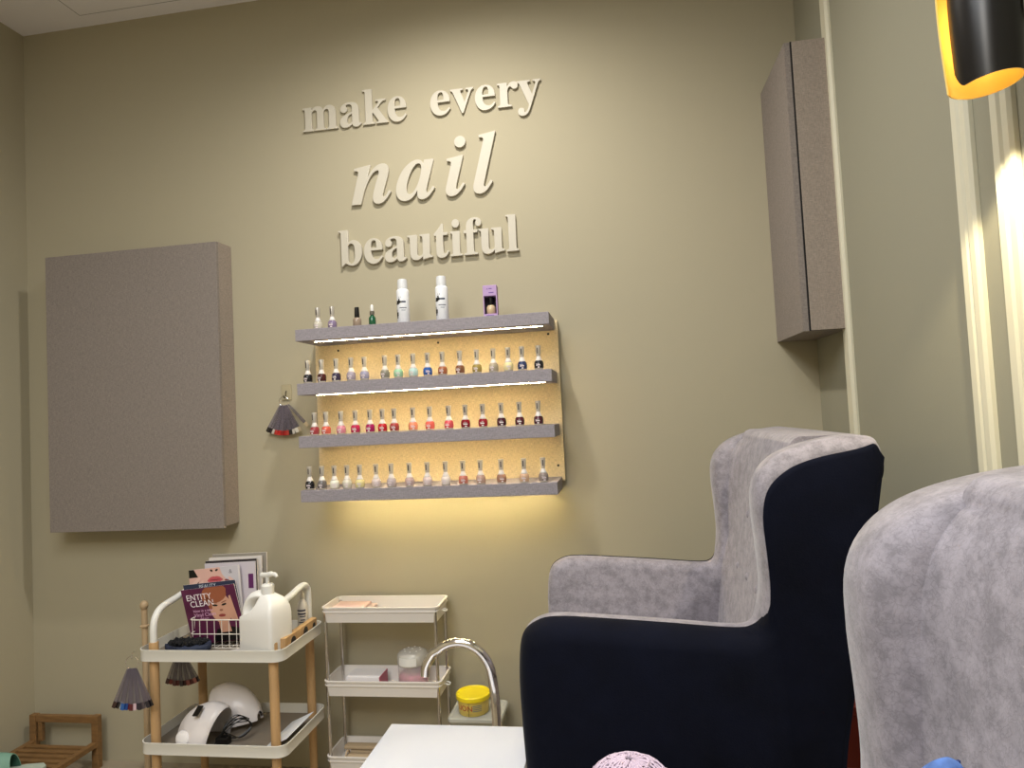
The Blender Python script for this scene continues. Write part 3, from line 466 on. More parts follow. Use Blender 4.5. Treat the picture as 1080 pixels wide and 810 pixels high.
def portrait():
    bm = bmesh.new(); y = -.0002
    poly(bm, [(.115, 0), (.2, 0), (.2, .05), (.165, .06), (.125, .055), (.105, .02)], y, 4)         # dark top
    poly(bm, [(.135, .045), (.168, .045), (.165, .085), (.135, .085)], y - .0001, 1)                # neck
    disc(bm, .150, .115, .046, y - .0002, 24, 1, rx=.034, rot=.06)                                   # face
    disc(bm, .138, .150, .022, y - .0003, 20, 0, rx=.040, rot=.15)                                   # hair
    disc(bm, .128, .166, .014, y - .00034, 14, 0, rx=.030, rot=.5); disc(bm, .158, .167, .013, y - .00036, 14, 0, rx=.022, rot=-.3)
    disc(bm, .118, .130, .022, y - .0003, 12, 0, rx=.006, rot=.2)
    disc(bm, .135, .122, .0028, y - .0005, 10, 4, rx=.0085, rot=-.15); disc(bm, .163, .122, .0028, y - .0005, 10, 4, rx=.0085, rot=.2)
    disc(bm, .134, .1295, .0016, y - .0005, 8, 3, rx=.010, rot=-.25); disc(bm, .164, .1295, .0016, y - .0005, 8, 3, rx=.010, rot=.3)
    disc(bm, .151, .107, .003, y - .0005, 8, 3, rx=.006); disc(bm, .150, .092, .0042, y - .0005, 12, 2, rx=.011)
    for i in range(3):                                                                               # fingers on cheek
        poly(bm, [(.176 + i * .006, .075), (.184 + i * .006, .075), (.176 + i * .006, .130 + i * .008), (.170 + i * .006, .128 + i * .008)], y - .0006, 1)
    bmesh.ops.transform(bm, matrix=Matrix.Translation((.135, 0, .108)) @ Matrix.Scale(1.22, 4) @ Matrix.Translation((-.15, 0, -.108)), verts=bm.verts)
    for v in bm.verts: v.co.x = min(v.co.x, .2045); v.co.z = min(max(v.co.z, .001), .1885)
    return bm, [mat('print_hair', (148, 84, 56), .5), mat('print_skin', (198, 150, 126), .5), mat('print_lip', (140, 60, 56), .5), mat('print_skin_deep', (142, 92, 74), .5), BLACK]
def lipsart():
    bm = bmesh.new(); y = -.0002
    poly(bm, [(0, .13), (.19, .13), (.19, .25), (.0, .25)], y, 0)
    poly(bm, [(0, .222), (.035, .222), (.02, .25), (0, .25)], y - .0001, 3); disc(bm, .02, .190, .014, y - .0001, 12, 3, rx=.022, rot=.8)
    for i in range(3): disc(bm, .024 + i * .012, .205 - .012 * i, .007, y - .0002 - i * .00005, 10, 4, rx=.026, rot=.7)
    disc(bm, .100, .207, .0085, y - .0002, 20, 1, rx=.030); disc(bm, .088, .213, .006, y - .00022, 12, 1, rx=.014, rot=.3); disc(bm, .112, .213, .006, y - .00022, 12, 1, rx=.014, rot=-.3)
    disc(bm, .100, .208, .0016, y - .0003, 12, 2, rx=.022)
    disc(bm, .088, .241, .0035, y - .0003, 10, 3, rx=.006, rot=-.4); disc(bm, .108, .241, .0035, y - .0003, 10, 3, rx=.006, rot=.4)
    disc(bm, .150, .195, .008, y - .0002, 12, 2, rx=.016, rot=-.7); disc(bm, .165, .200, .006, y - .0003, 12, 4, rx=.02, rot=-.8)
    poly(bm, [(.135, .13), (.19, .13), (.19, .25), (.12, .25), (.128, .225), (.148, .2)], y - .00012, 5)
    return bm, [mat('print_face', (212, 170, 158), .5), mat('print_pink_lip', (190, 84, 92), .5), mat('print_lip_line', (120, 44, 52), .5), BLACK, mat('print_hand', (220, 184, 172), .5), mat('print_page', (196, 192, 198), .5)]
PURP = mat('cover_purple', (84, 26, 62), .35, var=.25, vscale=12)
magazine('purple magazine with portrait of an orange-haired woman, front of the basket', (-1.513, 2.188, .5705), .205, .190, .003, radians(3), radians(-6), 0, PURP,
         [('title', txt([('ENTITY', .029, .014, .150), ('CLEAN', .029, .024, .127)], mat('print_white', (235, 226, 230), .4))),
          ('subtitle', txt([('Now in a new', .013, .03, .108), ('Vinyl Clean', .018, .03, .092), ('and pure', .009, .05, .082)], mat('print_pink', (206, 160, 190), .4))),
          ('portrait', portrait)], slump=.16)
magazine('dark blue magazine with pale top edge just behind the purple one', (-1.515, 2.199, .5705), .20, .204, .004, radians(3), radians(-5), 0, mat('cover_blue', (44, 50, 74), .35),
         [('masthead', txt([('BEAUTY', .018, .06, .187)], mat('print_pale', (190, 196, 206), .4)))], slump=.14)
magazine('magazine showing a close-up of pink lips and painted fingers', (-1.528, 2.214, .5705), .196, .25, .003, radians(3), radians(-5), 0, PAPER, [('cover_photo', lipsart),
         ('print', txt([('&', .02, .155, .225)], mat('print_grey2', (120, 116, 124), .5)))])
magazine('white magazine with a purple block at its right edge', (-1.49, 2.232, .5705), .196, .268, .003, radians(3), radians(-2), 0, mat('cover_pale', (200, 192, 200), .5),
         [('purple_block', lambda: (Box(.168, .187, -.0006, -.0001, .175, .225), [mat('block_purple', (92, 34, 92), .4)]))])
magazine('thick magazine with dark cover and white page edges, third from the back', (-1.500, 2.252, .5705), .200, .273, .008, radians(3), radians(-2), 0, mat('cover_charcoal', (52, 46, 50), .4))
magazine('magazine with white cover standing second from the back of the basket', (-1.500, 2.270, .5705), .206, .280, .007, radians(3), radians(-1.5), 0, mat('cover_white', (214, 208, 204), .4))
magazine('rearmost tall grey magazine in the wire basket', (-1.500, 2.290, .5705), .214, .288, .006, radians(3), radians(-1.5), 0, mat('cover_grey', (150, 144, 134), .4))

# pump jug
t = thing('pump_jug', 'large white plastic jug with pump dispenser on the cart', 'jug', (-1.205, 2.130, .5655), radians(-16)); t.scale = (.9, .95, 1)
JW = mat('jug_white', (236, 234, 230), .38)
bm = bmesh.new()
R = []
for z, x0, x1, dy in ((0, -.072, .072, .048), (.004, -.078, .078, .053), (.012, -.080, .080, .055), (.112, -.080, .080, .055), (.126, -.078, .080, .055), (.138, -.050, .079, .054), (.150, -.024, .078, .052), (.166, -.010, .074, .046), (.182, -.006, .062, .036), (.192, -.004, .044, .026), (.198, -.003, .036, .020)):
    R.append([(x + (x0 + x1) / 2, y, z) for x, y in rrect(x1 - x0, 2 * dy, min(.014, dy * .8), 4)])
rings(bm, R); jb = link('jug_body', bm, JW, t, smooth=True, ang=50)
hp = smoothpath([(-.062, -.012, .116), (-.064, -.012, .140), (-.058, -.011, .164), (-.040, -.010, .186), (-.016, -.006, .194), (.006, 0, .190)], 6)
bm = tube(hp, .0145, 14)
for v in bm.verts: v.co.y = -.008 + (v.co.y + .008) * 1.9
link('grip', bm, JW, t, smooth=True)
link('collar', lathe([(.021, .196), (.0225, .198), (.0225, .224), (.018, .228), (.0135, .230)], 24, (.016, 0, 0)), WHITE, t, smooth=True, ang=35)
link('pump_stem', lathe([(.0062, .228), (.0062, .250), (.009, .252)], 14, (.016, 0, 0)), WHITE, t, smooth=True)
link('pump_head', tube(smoothpath([(-.012, 0, .2565), (.016, 0, .258), (.036, 0, .262), (.056, 0, .2605), (.062, 0, .254)], 5), [.0085] * 6 + [.009] * 5 + [.0072] * 5 + [.0055] * 5, 12), WHITE, t, smooth=True)
# slim spray
t = thing('squeeze_bottle', 'slim white bottle with dark print behind the right cart handle', 'bottle', (-1.165, 2.315, .5655))
link('bottle', lathe([(.017, 0), (.018, .003), (.018, .098), (.016, .112), (.009, .124), (.0075, .128)], 20), mat('slim_white', (206, 200, 190), .4), t, smooth=True)
link('cap', lathe([(.0085, .1275), (.0085, .142), (.005, .150), (.004, .156)], 16), mat('slim_cap', (198, 192, 180), .4), t, smooth=True)
bm = bmesh.new()
for i, (z, a, b) in enumerate(((.086, -50, 60), (.074, -40, 62), (.066, -10, 60), (.054, 0, 50), (.046, -20, 60), (.036, 10, 58), (.028, -10, 50), (.018, -30, 55))): front_patch(.0183, z, z + (.006 if i < 2 else .004), a, b, bm)
link('label_print', bm, mat('print_dark_blue', (58, 58, 76), .5), t)
# wooden rack with holes
t = thing('wooden_rack', 'light wooden block rack with round black holes along cart right edge', 'rack', (-1.131, 2.215, .5655), 0)
M = Matrix.Rotation(0, 4, 'Y')
link('block', Box(-.010, .010, -.115, .118, 0, .056, .001), WOODL, t)
for y, z, r in ((-.060, .030, .017), (.030, .034, .016), (.095, .034, .010)):
    link('hole', lathe([(r, 0), (r, .0006)], 18, M=Matrix.Translation((.0102, y, z)) @ Matrix.Rotation(pi / 2, 4, 'Y')), BLACK, t)
for x in (-.004, .005): link('slot', Box(x - .0015, x + .0015, -.1156, -.1148, .012, .026), BLACK, t)
# navy pouch with black ruffles
t = thing('cosmetic_pouch', 'navy soft pouch with black ruffled top on the cart left side', 'pouch', (-1.487, 2.125, .5655))
bm = lathe([(.060, 0), (.075, .006), (.082, .020), (.080, .032), (.070, .034), (.055, .028), (.02, .026)], 32, sx=1, sy=.6)
for v in bm.verts: v.co += Vector((random.uniform(-.002, .002), random.uniform(-.002, .002), random.uniform(-.003, .003) if v.co.z > .004 else 0))
link('pouch_shell', bm, mat('pouch_navy', (34, 42, 64), .7, var=.3, vscale=30), t, smooth=True, ang=80)
for k in range(4):
    P = [(-.06 + .12 * i / 30, (k - 1.5) * .012 + .004 * sin(i * 2.1 + k), .036 + .007 * sin(i * 1.7 + k * 2)) for i in range(31)]
    link('ruffle', tube(P, .006, 6), mat('ruffle_black', (16, 16, 20), .9), t, smooth=True)
o = link('paper_sheet', Box(-.055, .055, -.035, .035, 0, .0008), PAPER); o.location = (-1.335, 2.115, .5655); o.rotation_euler = (0, 0, .6); tag(o, 'loose white paper sheet on the cart tray in front of the basket', 'paper')
t = thing('lidded_tube', 'small white tube with round black end lying in front of the jug', 'tube', (-1.155, 2.080, .5775)); t.rotation_euler = (0, 0, 0)
MR = Matrix.Rotation(pi / 2, 4, 'X')
link('tube_body', lathe([(.0105, -.030), (.011, -.026), (.011, 0)], 18, M=Matrix.Translation((0, -.004, 0)) @ MR @ Matrix.Scale(1, 4)), WHITE, t, smooth=True)
link('cap', lathe([(.0108, 0), (.0108, .004), (.009, .0045)], 18, M=Matrix.Translation((0, -.004, 0)) @ MR), BLACK, t)

# nail lamps on the lower tray
def nail_lamp(label, loc, rz, ry=0, rx=0, display=True):
    t = thing('nail_lamp', label, 'nail lamp', loc, 0, 'nail lamps'); t.rotation_euler = (rx, ry, rz)
    Lh, Rw, H = .185, .076, .135
    def sect(off):
        out = []
        for i in range(15):
            u = i / 14; f = max(.04, (1 - (1 - u) ** 2.3)) ** .5
            if u > .75: f *= 1 - .10 * (u - .75) / .25
            ring = []
            for j in range(17):
                a = pi * j / 16
                xx = -Lh / 2 + Lh * u - (.035 * u * (1 - sin(a)) if u > .3 else 0)
                ring.append((xx + off * .6, (Rw * f - off) * cos(a), max(0, (H * f - off)) * sin(a) ** .85))
            out.append(ring)
        return out
    bm = bmesh.new(); A = sect(0); B = sect(.008)
    VA = rings(bm, A, closed=False); VB = rings(bm, B, closed=False)
    for j in range(16): bm.faces.new((VA[-1][j], VA[-1][j + 1], VB[-1][j + 1], VB[-1][j]))
    for i in range(14):
        for e in (0, -1): bm.faces.new((VA[i][e], VA[i + 1][e], VB[i + 1][e], VB[i][e]))
    sh = link('shell', bm, mat('lamp_white', (232, 226, 226), .3), t, smooth=True, ang=50)
    if display: link('button', lathe([(.026, 0), (.025, .003), (.018, .006), (.004, .007)], 24, M=Matrix.Translation((-.018, -.0695, .036)) @ Matrix.Rotation(radians(76), 4, 'X')), mat('button_white', (240, 236, 236), .3), t, smooth=True)
    if display:
        M = Matrix.Translation((.032, -.052, .122)) @ Matrix.Rotation(radians(38), 4, 'X') @ Matrix.Rotation(radians(-8), 4, 'Y')
        bm = Box(-.011, .011, -.018, .018, -.002, .003, .001, M=M)
        link('display', bm, BLACK, t)
    return t
nail_lamp('white domed nail lamp with black display at the front of lower tray', (-1.462, 2.150, .2633), radians(-8))
nail_lamp('white domed nail lamp leaning behind the first one on the lower tray', (-1.40, 2.278, .2760), radians(168), ry=radians(8), display=False)
t = thing('power_cable', 'black looped power cable with plug beside the nail lamps', 'cable', (-1.37, 2.155, .2633))
for k in range(3):
    P = smoothpath([(-.03, -.03, .004), (.0, -.01 + .01 * k, .035 + .012 * k), (.04, .02, .06 + .01 * k), (.07, .03, .04), (.05, .0, .018), (.015, -.01, .012 + .01 * k), (-.015, .0, .04), (.01, .03, .07 - .01 * k), (.05, .05, .05)], 6)
    link('cord', tube([(p.x + .004 * k, p.y - .008 * k, max(.003, p.z)) for p in P], .0019, 6), BLACK, t, smooth=True)
link('plug', Box(-.022, .022, -.042, -.014, .0, .026, .004), BLACK, t)
o = link('paper_sheet', Box(-.045, .045, -.10, .10, 0, .0012), mat('paper_bright', (226, 230, 238), .5)); o.location = (-1.165, 2.19, .285); o.rotation_euler = (0, radians(-24), 0); tag(o, 'white paper sheet leaning on the right rim of the lower cart tray', 'paper')
# swatch fans on the cart
C2 = [(60, 40, 36), (30, 26, 30), (200, 214, 226), (40, 90, 160), (30, 70, 140), (120, 40, 50), (90, 30, 40), (220, 190, 200), (60, 50, 66), (44, 40, 52), (90, 80, 84), (140, 130, 128), (40, 36, 44), (24, 22, 28)]
swatch_fan('fan of nail colour samples with blue tips hanging off cart left corner', (-1.630, 2.035, .585), 14, radians(23), .135, C2, 'nail swatch fans', rz=.1)
swatch_fan('fan of nail colour samples with dusky red tips hanging under the top tray', (-1.605, 2.245, .554), 14, radians(26), .115, [(60, 30, 28), (120, 50, 44), (130, 70, 62), (90, 50, 48), (100, 40, 40), (150, 90, 80), (60, 50, 54)], 'nail swatch fans', tilt=radians(4))
for p, q in (((-1.6345, 2.0545, .592), (-1.630, 2.035, .580)), ((-1.605, 2.245, .5597), (-1.605, 2.245, .548))):
    o = link('wire_hook', tube(smoothpath([p, ((p[0] + q[0]) / 2, (p[1] + q[1]) / 2 - .002, p[2] + .003), (q[0], q[1] - .003, q[2] + .004), (q[0], q[1], q[2] - .004)], 4), .0012, 6), CHROME)
    tag(o, 'tiny wire hook holding the %s swatch fan of the cart' % ('blue-tipped' if p[0] < -1.62 else 'red-tipped'), 'hook')
# beige pole
t = thing('wooden_pole', 'slim beige pole with ball finial standing behind the cart left side', 'pole', (-1.757, 2.262, 0))
link('base', lathe([(.07, 0), (.07, .012), (.03, .02), (.012, .03)], 28), WOODB, t, smooth=True, ang=40)
link('shaft', lathe([(.0115, .02), (.0105, .3), (.0105, .672)], 14), WOODB, t, smooth=True)
link('finial', lathe([(.004, .668), (.010, .673), (.0145, .684), (.0145, .692), (.009, .702), (.002, .705)], 16), WOODB, t, smooth=True)
link('ring', lathe([(.0105, .608), (.0155, .611), (.0155, .615), (.0105, .618)], 16), WOODB, t, smooth=True)

# ---------------------------------------------------------------- slim white trolley
t = thing('rolling_trolley', 'slim white three-tier trolley with chrome posts against the back wall', 'trolley', (-.879, 2.392, 0))
TW, TD = .440, .165
TRP = mat('trolley_white', (226, 220, 214), .4)
for z in (.605, .346, .082):
    bm = tray(TW - .012, TD - .012, .055, .018, .003, taper=.006, rim=.004, floor_z=.004); bmesh.ops.translate(bm, vec=(0, 0, z), verts=bm.verts)
    tr = link('tray', bm, TRP, t, smooth=True, ang=45)
    bm = bmesh.new()
    rings(bm, [[(x, y, z + zz) for x, y in rrect(TW - .012 + 2 * o, TD - .012 + 2 * o, .018)] for o, zz in ((.0005, .036), (.0022, .037), (.0022, .040), (.0005, .041))], cap0=False, cap1=False); link('rim_line', bm, TRP, tr)
    hk = tube(smoothpath([(TW / 2 - .004, -.022, z + .03), (TW / 2 + .010, -.022, z + .026), (TW / 2 + .012, -.012, z + .025), (TW / 2 + .010, -.002, z + .026), (TW / 2 - .004, -.002, z + .03)], 4), .0022, 6); link('side_hook', hk, WHITE, t)
for sx in (-1, 1):
    for sy in (-1, 1):
        px_, py_ = sx * (TW / 2 - .016), sy * (TD / 2 - .016)
        link('post', tube([(px_, py_, .05), (px_, py_, .648)], .0062, 10), CHROME, t, smooth=True)
        w_ = link('caster', lathe([(.012, -.007), (.018, -.006), (.018, .006), (.012, .007)], 16, M=Matrix.Translation((px_, py_, .0185)) @ Matrix.Rotation(pi / 2, 4, 'Y')), BLACK, t, smooth=True)
        link('caster_fork', Box(px_ - .009, px_ + .009, py_ - .008, py_ + .008, .037, .082, .002), WHITE, t)
t = thing('cotton_pad', 'pink folded pad lying at the left end of the trolley top tray', 'pad', (-1.00, 2.395, .6095))
PNK = mat('pink_foam', (232, 208, 200), .8)
link('pad', Box(-.085, .07, -.055, .055, 0, .030, .006), PNK, t, smooth=True)
link('fold', Box(-.075, .05, -.045, .045, .0305, .040, .004), mat('pink_foam_deep', (222, 190, 182), .8), t, smooth=True)
t = thing('carton_box', 'white and pink flat carton on the trolley middle tray', 'box', (-.962, 2.392, .3505), 0)
Mx = Matrix.Rotation(radians(0), 4, 'X')
link('carton', Box(-.062, .062, -.042, .042, 0, .052, .001), mat('carton_white', (232, 228, 230), .5), t)
link('end_panel', Box(.0622, .0645, -.042, .042, 0, .052), mat('carton_pink', (190, 96, 118), .5), t)
t = thing('pad_dispenser', 'translucent dispenser jar with pink filling and dotted lid on the trolley', 'dispenser', (-.785, 2.392, .3505))
link('jar', lathe([(.050, 0), (.054, .003), (.054, .088), (.052, .092)], 32), mat('jar_frosted', (222, 216, 216), .3, alpha=.35), t, smooth=True, ang=50)
link('pink_filling', lathe([(.049, .004), (.051, .008), (.051, .052), (.045, .058)], 28), mat('pink_fill', (206, 110, 134), .6, var=.35, vscale=60), t, smooth=True)
ld = link('lid', lathe([(.0545, .090), (.056, .093), (.056, .118), (.052, .128), (.038, .135), (.018, .138), (.002, .139)], 32), mat('lid_frosted', (190, 186, 178), .25, alpha=.9), t, smooth=True, ang=50)
link('spout_panel', front_patch(.0565, .094, .122, -40, 30, n=10), WHITE, ld)
for i in range(9):
    a = 2 * pi * i / 8; r = .030 if i < 8 else 0
    link('dot', lathe([(.0032, 0), (.0026, .0012)], 10, (r * cos(a), r * sin(a), .1365 if r else .1392)), WHITE, ld)
for k, (y, x, L) in enumerate(((2.362, -.93, .11), (2.415, -.945, .12))):
    t = thing('foot_file', ['beige paddle foot file with a ring end, front one on the lowest trolley tray', 'beige paddle foot file lying behind the ringed one on the lowest trolley tray'][k], 'foot file', (x, y, .0865), 0, 'foot files')
    FB = mat('file_beige', (186, 164, 134), .6)
    link('paddle', Box(-L, L, -.018, .018, .022 + .012 * k, .036 + .012 * k, .006), FB, t, smooth=True)
    link('rest', Box(-L * .8, L * .9, -.014, .014, 0, .0215 + .012 * k, .004), FB, t, smooth=True)
    if k == 0: link('ring_end', tube([(-L + .005, .017 * cos(a), .032 + .017 * sin(a)) for a in [2 * pi * i / 20 for i in range(20)]], .0035, 8, closed=True), FB, t, smooth=True)
    link('abrasive', Box(L * .55, L * .9, -.016, .016, .0362 + .012 * k, .039 + .012 * k, .001), BLACK, t)

# ---------------------------------------------------------------- clear box and yellow tub
t = thing('storage_box', 'clear plastic lidded box by the wall between trolley and faucet', 'box', (-.548, 2.385, 0))
CLR = mat('clear_box', (196, 194, 176), .2, alpha=.5)
bm = tray(.180, .150, .268, .015, .003, taper=.008, rim=.002, floor_z=.004); link('box_body', bm, CLR, t, smooth=True, ang=45)
bm = bmesh.new(); rings(bm, [[(x, y, z) for x, y in rrect(.184 + 2 * o, .156 + 2 * o, .016)] for o, z in ((0, .269), (.003, .270), (.003, .280), (0, .283), (-.008, .283), (-.010, .281))]); link('lid', bm, mat('clear_lid', (204, 204, 194), .2, alpha=.6), t)
link('contents', Box(-.08, .08, -.07, .07, .006, .22, .01), mat('contents_beige', (170, 160, 132), .8, var=.2, vscale=40), t)
t = thing('lidded_tub', 'round yellow tub with a bright yellow lid and red lettering', 'tub', (-.562, 2.372, .2815))
YL = mat('tub_yellow', (236, 212, 30), .4); YB_ = mat('tub_label', (214, 190, 96), .45)
link('tub_body', lathe([(.050, 0), (.052, .002), (.056, .052), (.056, .055)], 36), YB_, t, smooth=True, ang=50)
link('lid', lathe([(.0565, .050), (.0605, .051), (.061, .064), (.058, .067), (.055, .065), (.054, .062)], 40), YL, t, smooth=True, ang=40)
def wrap_text(body, size, r, a0, z, cone=0):
    me = text_mesh(body, size)
    for v in me.vertices:
        a = radians(a0) + v.co.x / r; zz = z + v.co.y; rr = r + v.co.z + cone * zz
        v.co = (rr * sin(a), -rr * cos(a), zz)
    bm = bmesh.new(); bm.from_mesh(me); return bm
link('lettering', wrap_text('LION', .026, .0522, -58, .020, .078), mat('print_red', (170, 40, 40), .5), t)
bm = wrap_text('____', .010, .0522, -14, .010, .078); link('print', bm, mat('print_grey3', (100, 98, 92), .5), t)
pm = bmesh.new()
for z in (.036, .030, .024, .018): rings(pm, [[((.0524 + .078 * k) * sin(radians(a)), -(.0524 + .078 * k) * cos(radians(a)), k) for a in range(8, 44, 5)] for k in (z, z + .003)], closed=False)
link('print_lines', pm, mat('print_grey4', (130, 132, 128), .5), t)
link('panel_edge', front_patch(.0564, .002, .048, -6, -5, n=1), BLACK, t)

# ---------------------------------------------------------------- white table and faucet
t = thing('footrest_table', 'glossy white low table in front of the navy armchair', 'table', (-.4465, 1.40, 0))
link('tabletop', Box(-.1915, .1915, -.343, .343, .485, .52, .003), GLOSSW, t, smooth=True)
link('cabinet_base', Box(-.17, .17, -.32, .32, 0, .4845, .003), WHITE, t, smooth=True)
t = thing('faucet', 'tall curved chrome gooseneck faucet behind the white table', 'faucet', (-.392, 1.86, 0))
arc = [(-.185, 0, .600), (-.180, 0, .628), (-.160, 0, .660)] + [(-.085 + .092 * cos(a), 0, .592 + .100 * sin(a)) for a in [radians(130 - i * 10) for i in range(13)]] + [(.012, 0, .55), (.014, 0, .45), (.014, 0, .02)]
link('spout_pipe', tube(smoothpath(arc, 3), .0132, 16), mat('chrome_bright', (228, 224, 222), .08, metal=1), t, smooth=True)
link('base_flange', lathe([(.035, 0), (.035, .008), (.02, .016), (.014, .03)], 28, (.014, 0, 0)), CHROME, t, smooth=True, ang=40)

# ---------------------------------------------------------------- wingback armchairs
OX, OY, OZ = .12, 1.71, .2
ctrl = [(-.205, .32), (-.222, .50), (-.232, .708), (-.231, .804), (-.221, .862), (-.192, .888), (-.150, .897), (-.06, .893), (.08, .883), (.20, .874), (.238, .880), (.252, .908), (.260, .96), (.258, 1.03), (.2535, 1.10), (.256, 1.150), (.272, 1.186), (.302, 1.213), (.345, 1.231), (.40, 1.243), (.450, 1.2475), (.478, 1.240), (.487, 1.215),
        (.484, 1.18), (.471, 1.136), (.443, .98), (.415, .834), (.385, .68), (.362, .52), (.350, .32)]
out = [Vector((p.x - OX, p.y, p.z - OZ)) for p in smoothpath([(x, 0, z) for x, z in ctrl], 4)]
out += [out[-1].lerp(out[0], i / 12) for i in range(1, 12)]
N = len(out)
def seam_d(p):
    x, z = p.x + OX, p.z + OZ
    if z < .9: d = .004 + .002 * (z > .8)
    elif x > .465 and z < 1.2: d = .003
    else: d = .006 + .020 * min(1, max(0, (z - 1.10) / .10))
    if x > .44 and z >= 1.2: d *= max(.25, 1 - (x - .44) / .06)
    if z < 1.2 and x > .33: d = -.002
    return d
NR = []
for i in range(N):
    tt = out[(i + 1) % N] - out[i - 1]; n_ = Vector((tt.z, 0, -tt.x)); n_.normalize(); NR.append(n_)
cen = sum(out, Vector()) / N
if sum((out[i] - cen).dot(NR[i]) for i in range(N)) > 0: NR = [-n for n in NR]      # inward normals
SD = [seam_d(p) for p in out]
for _ in range(6): SD = [(SD[i - 1] + 2 * SD[i] + SD[(i + 1) % N]) / 4 for i in range(N)]
def arm_w(p):
    x, z = p.x + OX, p.z + OZ
    if x > .30 or z > .93: return 0
    return min(1, max(0, (.93 - z) / .05)) if x > .2 else 1
AW = [arm_w(p) for p in out]
for _ in range(3): AW = [(AW[i - 1] + 2 * AW[i] + AW[(i + 1) % N]) / 4 for i in range(N)]
def ring_at(y, off):
    return [out[i] + NR[i] * (off(i) if callable(off) else off) + Vector((0, y, 0)) for i in range(N)]
def xb(z):            # rear line of the chair, world z
    P = [(.30, .349), (.52, .362), (.68, .385), (.834, .415), (.98, .443), (1.136, .471), (1.22, .486), (1.3, .49)]
    for (a, b), (c, d) in zip(P, P[1:]):
        if z <= c: return b + (d - b) * (z - a) / (c - a)
    return P[-1][1]
def make_chair():
    t = thing('armchair', 'wingback armchair with navy velvet outside and grey inside, facing left', 'armchair', (OX, OY, OZ))
    def rv(yo, s, yy, ya, k, oa):
        return [out[i] + NR[i] * ((1 - AW[i]) * max(0, SD[i]) * k + AW[i] * oa) + Vector((0, yo - s * ((1 - AW[i]) * yy + AW[i] * ya), 0)) for i in range(N)]
    for s in (-1, 1):
        yi, yo = s * .245, s * .35
        R = [ring_at(yi, .022), ring_at(yi + s * .006, .008), ring_at(yi + s * .022, 0), rv(yo, s, .022, .056, 0, 0), rv(yo, s, .014, .030, .3, .006), rv(yo, s, .006, .012, .6, .014), rv(yo, s, 0, 0, 1, .026)]
        bm = bmesh.new(); rings(bm, R); link('wing_side', bm, VELV, t, smooth=True, ang=60)
        R = []
        for yy, ya, oo, oa in ((.004, .056, .0005, -.0003), (.002, .052, .0008, -.0014), (.001, .030, .001, .0036), (-.001, .012, .0012, .0115), (-.003, .001, .002, .023), (-.006, -.006, .012, .038)):
            R.append([out[i] + NR[i] * ((1 - AW[i]) * (SD[i] + oo) + AW[i] * oa) + Vector((0, yo - s * ((1 - AW[i]) * yy + AW[i] * ya), 0)) for i in range(N)])
        bm = bmesh.new(); rings(bm, R); link('side_cover', bm, NAVY, t, smooth=True, ang=60)
    # backrest
    R = []
    def wf(z):
        P = [(.50, .20), (.86, .225), (.96, .256), (1.10, .2535), (1.15, .257), (1.186, .272), (1.213, .302), (1.231, .345), (1.243, .40), (1.26, .44)]
        for (a, b), (c, d) in zip(P, P[1:]):
            if z <= c: return b + (d - b) * max(0, z - a) / (c - a)
        return P[-1][1]
    ZS = ((.50, 0), (.62, 0), (.74, 0), (.86, 0), (.92, 0), (.98, 0), (1.04, 0), (1.10, 0), (1.15, .002), (1.19, .005), (1.215, .012), (1.232, .022), (1.242, .038), (1.2460, .056))
    ZD = []
    for (z0, s0), (z1, s1) in zip(ZS, ZS[1:]): ZD += [(z0 + (z1 - z0) * k / 3, s0 + (s1 - s0) * k / 3) for k in range(3)]
    for z, sh in ZD + [ZS[-1]]:
        ring = []; b = xb(z) - OX - .006 - sh * .25; f = b - .150 + sh * .8 + .012 * sin((z - .5) * 4.5)
        e = min(f, wf(z) + .020 - OX)
        for j in range(25):
            q = sin(pi / 2 * (-1 + j / 12)); ring.append((min(b - .012, f + (e - f) * (1 - (1 - min(1, abs(q)) ** 2.4) ** .5)), .262 * q, z - OZ))
        for j in range(25):
            q = 1 - j / 12; ring.append((b, .262 * q, z - OZ))
        R.append(ring)
    bm = bmesh.new(); rings(bm, R); link('backrest', bm, VELV, t, smooth=True, ang=50)
    bm = bmesh.new(); R = []
    for z in [.33 + .05 * i for i in range(18)] + [1.205, 1.2245]:
        b = xb(z) - OX - (.014 if z > 1.21 else 0); R.append([(b - .004, -.3545, z - OZ), (b + .003, -.353, z - OZ), (b + .009, -.30, z - OZ), (b + .010, 0, z - OZ), (b + .009, .30, z - OZ), (b + .003, .353, z - OZ), (b - .004, .3545, z - OZ)])
    rings(bm, R); link('back_cover', bm, NAVY, t, smooth=True, ang=50)
    for y, z in ((-.12, .90), (0, .90), (.12, .90), (-.06, 1.04), (.06, 1.04)):
        f_ = xb(z) - OX - .156 + .012 * sin((z - .5) * 4.5); x = f_ + (min(f_, wf(z) + .020 - OX) - f_) * (1 - (1 - (abs(y) / .262) ** 2.4) ** .5) + .001
        link('tuft_button', lathe([(.010, -.002), (.010, .002), (.006, .005), (.001, .006)], 16, M=Matrix.Translation((x + .001, y, z - OZ)) @ Matrix.Rotation(-pi / 2, 4, 'Y')), VELV, t, smooth=True)
    link('seat_base', Box(-.30, .20, -.244, .244, .12, .36, .012), VELV, t, smooth=True)
    link('seat_cushion', Box(-.315, .13, -.243, .243, .361, .49, .035, seg=4), VELV, t, smooth=True)
    for x in (-.27, .17):
        for y in (-.28, .28):
            link('leg', lathe([(.014, 0), (.024, .122)], 16, (x, y, 0)), mat('dark_leg_wood', (60, 38, 26), .4), t, smooth=True)
    return t
c1 = make_chair()
def dup(root, loc):
    r = root.copy(); COL.objects.link(r); r.location = loc
    for ch in list(root.children):
        c = ch.copy(); COL.objects.link(c); c.parent = r
    return r
c2 = dup(c1, (OX - .042, OY - 1.315, OZ))
